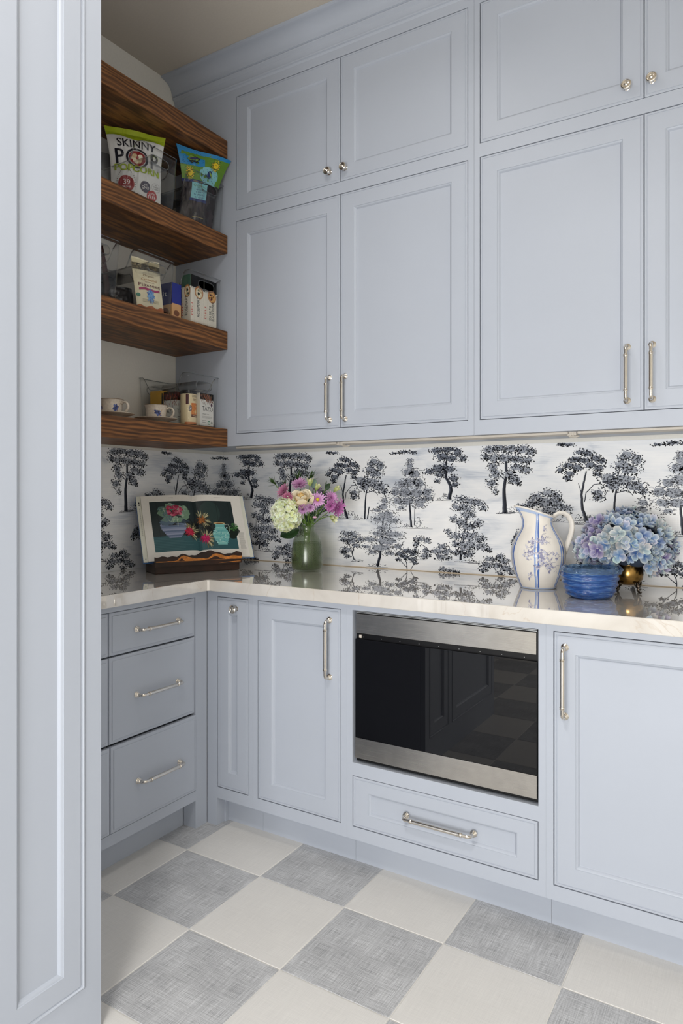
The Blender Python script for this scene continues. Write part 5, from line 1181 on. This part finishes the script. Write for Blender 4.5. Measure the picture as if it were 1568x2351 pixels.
# ================================================================ boxes and canister
CARD = mat('white_carton', lin(226, 220, 206), .45, var=.02, scale=40)
def carton(name, x0, x1, y0, y1, z0, h, m, lab, cat, grp):
    t = thing(name, ((x0+x1)/2, (y0+y1)/2, z0), lab, cat, grp); put('box', MB().box(x0, x1, y0, y1, z0, z0+h), m, t, bevel=.0012); return t
def face_x(x, y0, w, z0, h): return lambda a, b, off: Vector((x+off, y0+w*a, z0+h*b))            # front, a along +y
def face_y(y, x0, w, z0, h): return lambda a, b, off: Vector((x0+w*a, y-off, z0+h*b))            # left side, a along +x
GC = 'cracker boxes in the bin'
def cracker(y0, y1, top, lines, lab, side=False, seed=0):
    x0, x1, h = .234, .284, .196
    t = carton('cracker_box', x0, x1, y0, y1, S3+.005, h, CARD, lab, 'box', GC); ik = Ink()
    def art(ik, bg):
        ik.rect(0, 1, .72, 1, top, 0); ik.rect(.0, 1, .70, .735, CARD_C, 1)
        for k in range(9): ik.ell(R.uniform(0,1), .725, .10, .012, CARD_C, 1, 8)
        ik.line([(.22, 0), (.22, .72)], .008, .008, lin(206,198,180), 1)
        ik.ell(.60, .64, .31, .125, lin(176,112,52), 2, 24, jag=.04); ik.ell(.60, .64, .25, .10, lin(214,160,92) if seed else lin(226,214,186), 3, 22)
        for k in range(12): a = R.uniform(0,6.28); ik.ell(.60+.15*math.cos(a), .64+.06*math.sin(a), .06, .022, R.choice([lin(236,228,206), lin(150,160,120), lin(190,130,70)] if not seed else [lin(206,140,66), lin(226,176,104), lin(110,40,40)]), 4, 8, jag=.3)
        ik.text('DELI', .135, .38, .085, lin(206,80,66), 2, rot=math.pi/2, width=None, sx=.0)
    CARD_C = lin(226, 220, 206)
    def lettering(ik, w, lines, h):
        # text runs up the spine: build in metres then normalise
        for (s_, a, size, L, col) in lines:
            vs, fs, tw = glyphs(s_); k = L/tw; kk = size/.7
            ik.raw([((a-y*kk/w), .14+(x*k)/h) for x, y in vs], fs, col, 5)
    w = y1-y0
    ik.it = []
    ik.rect(0, 1, .72, 1, top, 0)
    art_it(ik, top, seed); lettering(ik, w, lines, h); ik.build('front_print', face_x(x1, y0, w, S3+.005, h), t, INKGLOSS, eps=.00008, base=.0002)
    if side:
        ik = Ink(); art_it(ik, lin(52,88,72), seed); lettering(ik, x1-x0, lines, h); ik.build('side_print', face_y(y0, x0, x1-x0, S3+.005, h), t, INKGLOSS, eps=.00008, base=.0002)
def art_it(ik, top, seed):
    CC = lin(226, 220, 206); ik.rect(0, 1, .735, 1, top, 0)
    for k in range(9): ik.ell(k/8, .735, .09, .014, CC, 1, 8)
    ik.rect(.235, .245, .0, .72, lin(200,192,174), 1)
    ik.ell(.62, .66, .33, .135, lin(178,116,58), 2, 26, jag=.03); ik.ell(.62, .655, .26, .105, lin(224,206,170) if not seed else lin(216,166,96), 3, 22)
    for k in range(14):
        a = R.uniform(0,6.28); r = R.uniform(.1,.9); ik.ell(.62+.22*r*math.cos(a), .655+.09*r*math.sin(a), .06, .024, R.choice([lin(238,232,214), lin(140,156,120), lin(206,178,130)] if not seed else [lin(206,140,66), lin(232,186,116), lin(112,42,44)]), 4, 8, jag=.3)
rc, gc = lin(198,74,62), lin(62,66,66)
ROS = [('DELI', .155, .010, .052, rc), ('ROSEMARY', .66, .017, .082, gc), ('. . . . . .', .80, .005, .04, lin(140,140,134))]
SEA = [('DELI', .155, .010, .052, rc), ('SEA SALT &', .56, .014, .062, gc), ('BLACK PEPPER', .80, .014, .082, gc)]
cracker(-.5195, -.4420, lin(74,124,102), ROS, 'cracker box with dark green top reading ROSEMARY in the bin', True)
cracker(-.4405, -.3640, lin(122,138,146), SEA, 'cracker box with grey-blue top reading SEA SALT & BLACK PEPPER', False, 1)
t = carton('snack_box', .085, .258, -.6000, -.5480, S3+.0005, .150, mat('tan_carton', lin(206,160,112), .45), 'navy and tan snack box standing between two clear bins', 'box', GC)
nv = lin(26,40,132); ik = Ink(); ik.rect(0,1,.45,1.0,nv,0); ik.ell(.5,.2,.3,.08,lin(120,72,40),1,14); ik.build('front_print', face_x(.258,-.6,.052,S3+.0005,.150), t, INKGLOSS)
ik = Ink(); ik.rect(0,1,.42,1.0,lin(20,28,96),0); ik.text('triscuit', .45, .66, .13, WHITE, 1, width=.8); ik.ell(.78,.22,.13,.12,lin(110,62,36),1,18); ik.ell(.78,.18,.06,.06,lin(40,26,22),2,14); ik.ell(.3,.28,.2,.09,lin(140,84,46),1,16); ik.rect(.5,.95,.03,.07,lin(40,40,90),1); ik.build('side_print', face_y(-.6,.085,.173,S3+.0005,.150), t, INKGLOSS)
GT = 'tea boxes in the bin'
def flora(ik, cols, b0, b1, n, s=.09):
    for k in range(n):
        a = R.random(); b = b0+(b1-b0)*R.random()**.7; ik.leaf(a, b, s*R.uniform(.6,1.5), s*.30, R.uniform(-2.6,-.4), R.choice(cols), 1+k % 4)
    ik.rect(0, 1, b0+(b1-b0)*.35, b1, cols[0], 0)
def logo(ik, txt, a, b, h, w, col=None):
    ik.text(txt, a, b, h, col or lin(44,44,46), 6, width=w)
t = carton('tea_box', .214, .2835, -.4645, -.3840, S4+.005, .136, CARD, 'white tea box with cinnamon sticks printed on top in front of the canister', 'box', GT)
ik = Ink(); ik.rect(0,1,0,1,lin(222,220,214),0); flora(ik, [lin(92,74,40), lin(120,66,34), lin(66,62,34), lin(150,84,44)], .70, 1.0, 60)
for k in range(4): ik.line([(.25+k*.13,.97),(.55+k*.13,.74)], .055, .05, [lin(140,78,44),lin(104,56,32)][k % 2], 5)
logo(ik, 'TAZO', .55, .465, .135, .80); ik.text('ORGANIC CHAI', .42, .345, .03, lin(70,70,70), 6, width=.48)
for b in (.29,.265,.24): ik.rect(.15,.9,b,b+.008,lin(150,150,146),6)
for b in (.155,.10): ik.rect(.15,.45,b,b+.014,lin(140,140,136),6)
ik.ring(.66,.105,.055,.10,lin(70,130,100),6,20,.62); ik.ell(.66,.105,.055,.035,lin(226,232,226),6); ik.ell(.88,.115,.045,.042,lin(40,60,36),6); ik.ell(.86,.66,.075,.052,lin(74,34,56),6,18)
ik.build('front_print', face_x(.2835,-.4645,.0805,S4+.005,.136), t, INKGLOSS, eps=.00007, base=.0002)
t = carton('tea_box', .130, .1985, -.5200, -.4410, S4+.005, .141, CARD, 'white tea box with red leaves printed on top behind the teacup', 'box', GT)
for nm, fnx in (('front_print', face_x(.1985,-.52,.079,S4+.005,.141)), ('side_print', face_y(-.52,.130,.0685,S4+.005,.141))):
    ik = Ink(); ik.rect(0,1,0,1,lin(214,214,208),0); flora(ik, [lin(120,30,34), lin(158,40,36), lin(92,26,30), lin(190,96,40)], .62, 1.0, 80); logo(ik, 'TAZO', .5, .36, .135, .84); ik.rect(.15,.60,.262,.278,lin(96,96,96),6)
    for b in (.21,.185,.16): ik.rect(.15,.85,b,b+.008,lin(150,150,146),6)
    ik.build(nm, fnx, t, INKGLOSS, eps=.00007, base=.0002)
t = carton('yellow_box', .051, .1140, -.5215, -.4500, S4+.005, .151, mat('yellow_carton', lin(206,158,34), .45, var=.05, scale=20), 'plain yellow carton at the back of the tea bin', 'box', GT)
ik = Ink(); ik.rect(.06,.16,0,.93,K,0); ik.rect(.22,.34,0,.93,lin(222,206,140),0); ik.rect(.5,.56,0,.93,K,0); ik.build('front_print', face_x(.114,-.5215,.0715,S4+.005,.151), t)
CCn = Vector((.2520, -.5000, S4+.005)); t = thing('tea_canister', tuple(CCn), 'round cream tea canister with a black lid and orange picture', 'canister')
put('body', MB().lathe([(0,0),(.0315,0),(.0325,.001),(.0325,.128),(0,.128)], CCn, seg=36, cap=False), mat('cream_canister', lin(222,204,164), .35, var=.04), t, smooth=True, auto=40)
put('lid', MB().lathe([(.0325,.126),(.0335,.127),(.0335,.1385),(.032,.1405),(0,.1405)], CCn, seg=36, cap=False), BLACK, t, smooth=True, auto=40)
cyl = lambda a, b, off: CCn+Vector(((.0325+off)*math.cos(math.radians(-22+a*57)), (.0325+off)*math.sin(math.radians(-22+a*57)), b))
ik = Ink(); ik.rect(-.05,.95,.034,.088,lin(206,120,44),0,10,4)
for k in range(20): ik.leaf(R.uniform(.0,.8), R.uniform(.05,.085), .12, .004, R.uniform(-.1,.1), R.choice([lin(226,170,70), lin(176,72,34), lin(236,200,120)]), 1)
ik.ell(.55,.052,.12,.008,lin(236,214,150),3); ik.rect(-.05,.95,.030,.041,lin(92,44,30),2,10,1); ik.rect(.1,.8,.0345,.0365,lin(206,176,130),4,8,1)
ik.text('GINGER PEACH', .45,.112,.009,lin(60,44,34),1,width=.85); ik.rect(.2,.7,.103,.1055,lin(130,110,84),1,6,1); ik.rect(.25,.65,.097,.099,lin(130,110,84),1,6,1)
ik.rect(-.75,-.35,.082,.124,lin(74,26,30),0,6,1); ik.ell(-.18,.066,.20,.0125,lin(58,54,62),5,22); ik.ring(-.18,.066,.12,.15,lin(206,200,196),6,20,.062); ik.ell(-.18,.066,.06,.004,lin(206,200,196),7,14)
ik.rect(-.9,.95,.001,.010,lin(196,120,70),0,14,1)
ik.build('label_print', cyl, t, INKGLOSS, eps=.00008, base=.0003)

# ================================================================ teacups on saucers
STONEW = mat('speckled_stoneware', lin(206, 194, 178), .25, var=.10, scale=140, spec=.5, coat=.2)
def cup_set(x, y, lab_c, lab_s, rot):
    c = Vector((x, y, S4)); t = thing('saucer', tuple(c), lab_s, 'saucer', 'saucers on the lowest shelf')
    put('dish', MB().lathe([(0,.0005),(.036,.0005),(.040,.002),(.042,.006),(.062,.0135),(.080,.0185),(.0835,.0200),(.0842,.0212),(.082,.0220),(.062,.0165),(.042,.0095),(.034,.0078),(0,.0075)], c, seg=48, cap=False), STONEW, t, smooth=True)
    cc = c+Vector((0,0,.0082)); t = thing('teacup', tuple(cc), lab_c, 'cup', 'teacups on the lowest shelf')
    pr = [(0,.0005),(.030,.0005),(.034,.003),(.0385,.010),(.0395,.030),(.0410,.050),(.0440,.060),(.0462,.0640)]
    put('body', MB().lathe(pr+[(.0452,.0648),(.0430,.060),(.0388,.050),(.0372,.030),(.036,.012),(0,.008)], cc, seg=48, cap=False), STONEW, t, smooth=True)
    dv = Vector((math.cos(rot), math.sin(rot), 0)); hp = [(.0400,.0480),(.0500,.0560),(.0620,.0535),(.0690,.0430),(.0680,.0300),(.0600,.0190),(.0490,.0140),(.0385,.0120)]
    path = []
    for i in range(len(hp)-1):
        for k in range(3): u = k/3; path.append(cc+dv*(hp[i][0]+(hp[i+1][0]-hp[i][0])*u)+Vector((0,0,hp[i][1]+(hp[i+1][1]-hp[i][1])*u)))
    path.append(cc+dv*hp[-1][0]+Vector((0,0,hp[-1][1])))
    put('handle', MB().tube(path, .0042, 10, True, 1.6), STONEW, t, smooth=True)
    put('rim_line', MB().tube([cc+Vector((.0458*math.cos(2*math.pi*k/40), .0458*math.sin(2*math.pi*k/40), .0645)) for k in range(41)], .0011, 6, False), mat('brown_rim_glaze', lin(120,96,74), .3), t, smooth=True)
    def cs(a, b, off):
        for (r0, z0), (r1, z1) in zip(pr[3:], pr[4:]):
            if b <= z1: r = r0+(r1-r0)*(b-z0)/(z1-z0); break
        else: r = pr[-1][0]
        an = math.radians(-47)+a/.040; return cc+Vector(((r+off)*math.cos(an), (r+off)*math.sin(an), b))
    ik = Ink(); bl = [lin(52,70,132), lin(78,96,156), lin(38,50,104)]
    for a0 in ((.010,) if rot > .4 else (-.045, .020)):
        for k in range(14): ik.leaf(a0+R.uniform(-.004,.004), .030+R.uniform(-.006,.006), R.uniform(.009,.015), .008, k*.45, bl[k % 3], 1+k % 3)
        ik.leaf(a0, .032, .012, .004, 1.0, lin(28,34,66), 5); ik.line([(a0+.004,.014),(a0+.012,.034),(a0+.018,.050)], .002, .0008, lin(176,132,62), 4)
        ik.leaf(a0-.002, .022, .012, .006, -1.2, bl[0], 4); ik.leaf(a0+.006, .018, .012, .006, -.8, bl[1], 4)
    ik.build('flower_print', cs, t, INKGLOSS, eps=.00008, base=.0003)
cup_set(.214, -.6420, 'stoneware teacup with a blue iris beside the clear tea bin', 'grey stoneware saucer next to the clear tea bin', .62)
cup_set(.200, -.8520, 'stoneware teacup with two blue blossoms beside the tall cabinet', 'grey stoneware saucer partly hidden by the tall cabinet', .35)
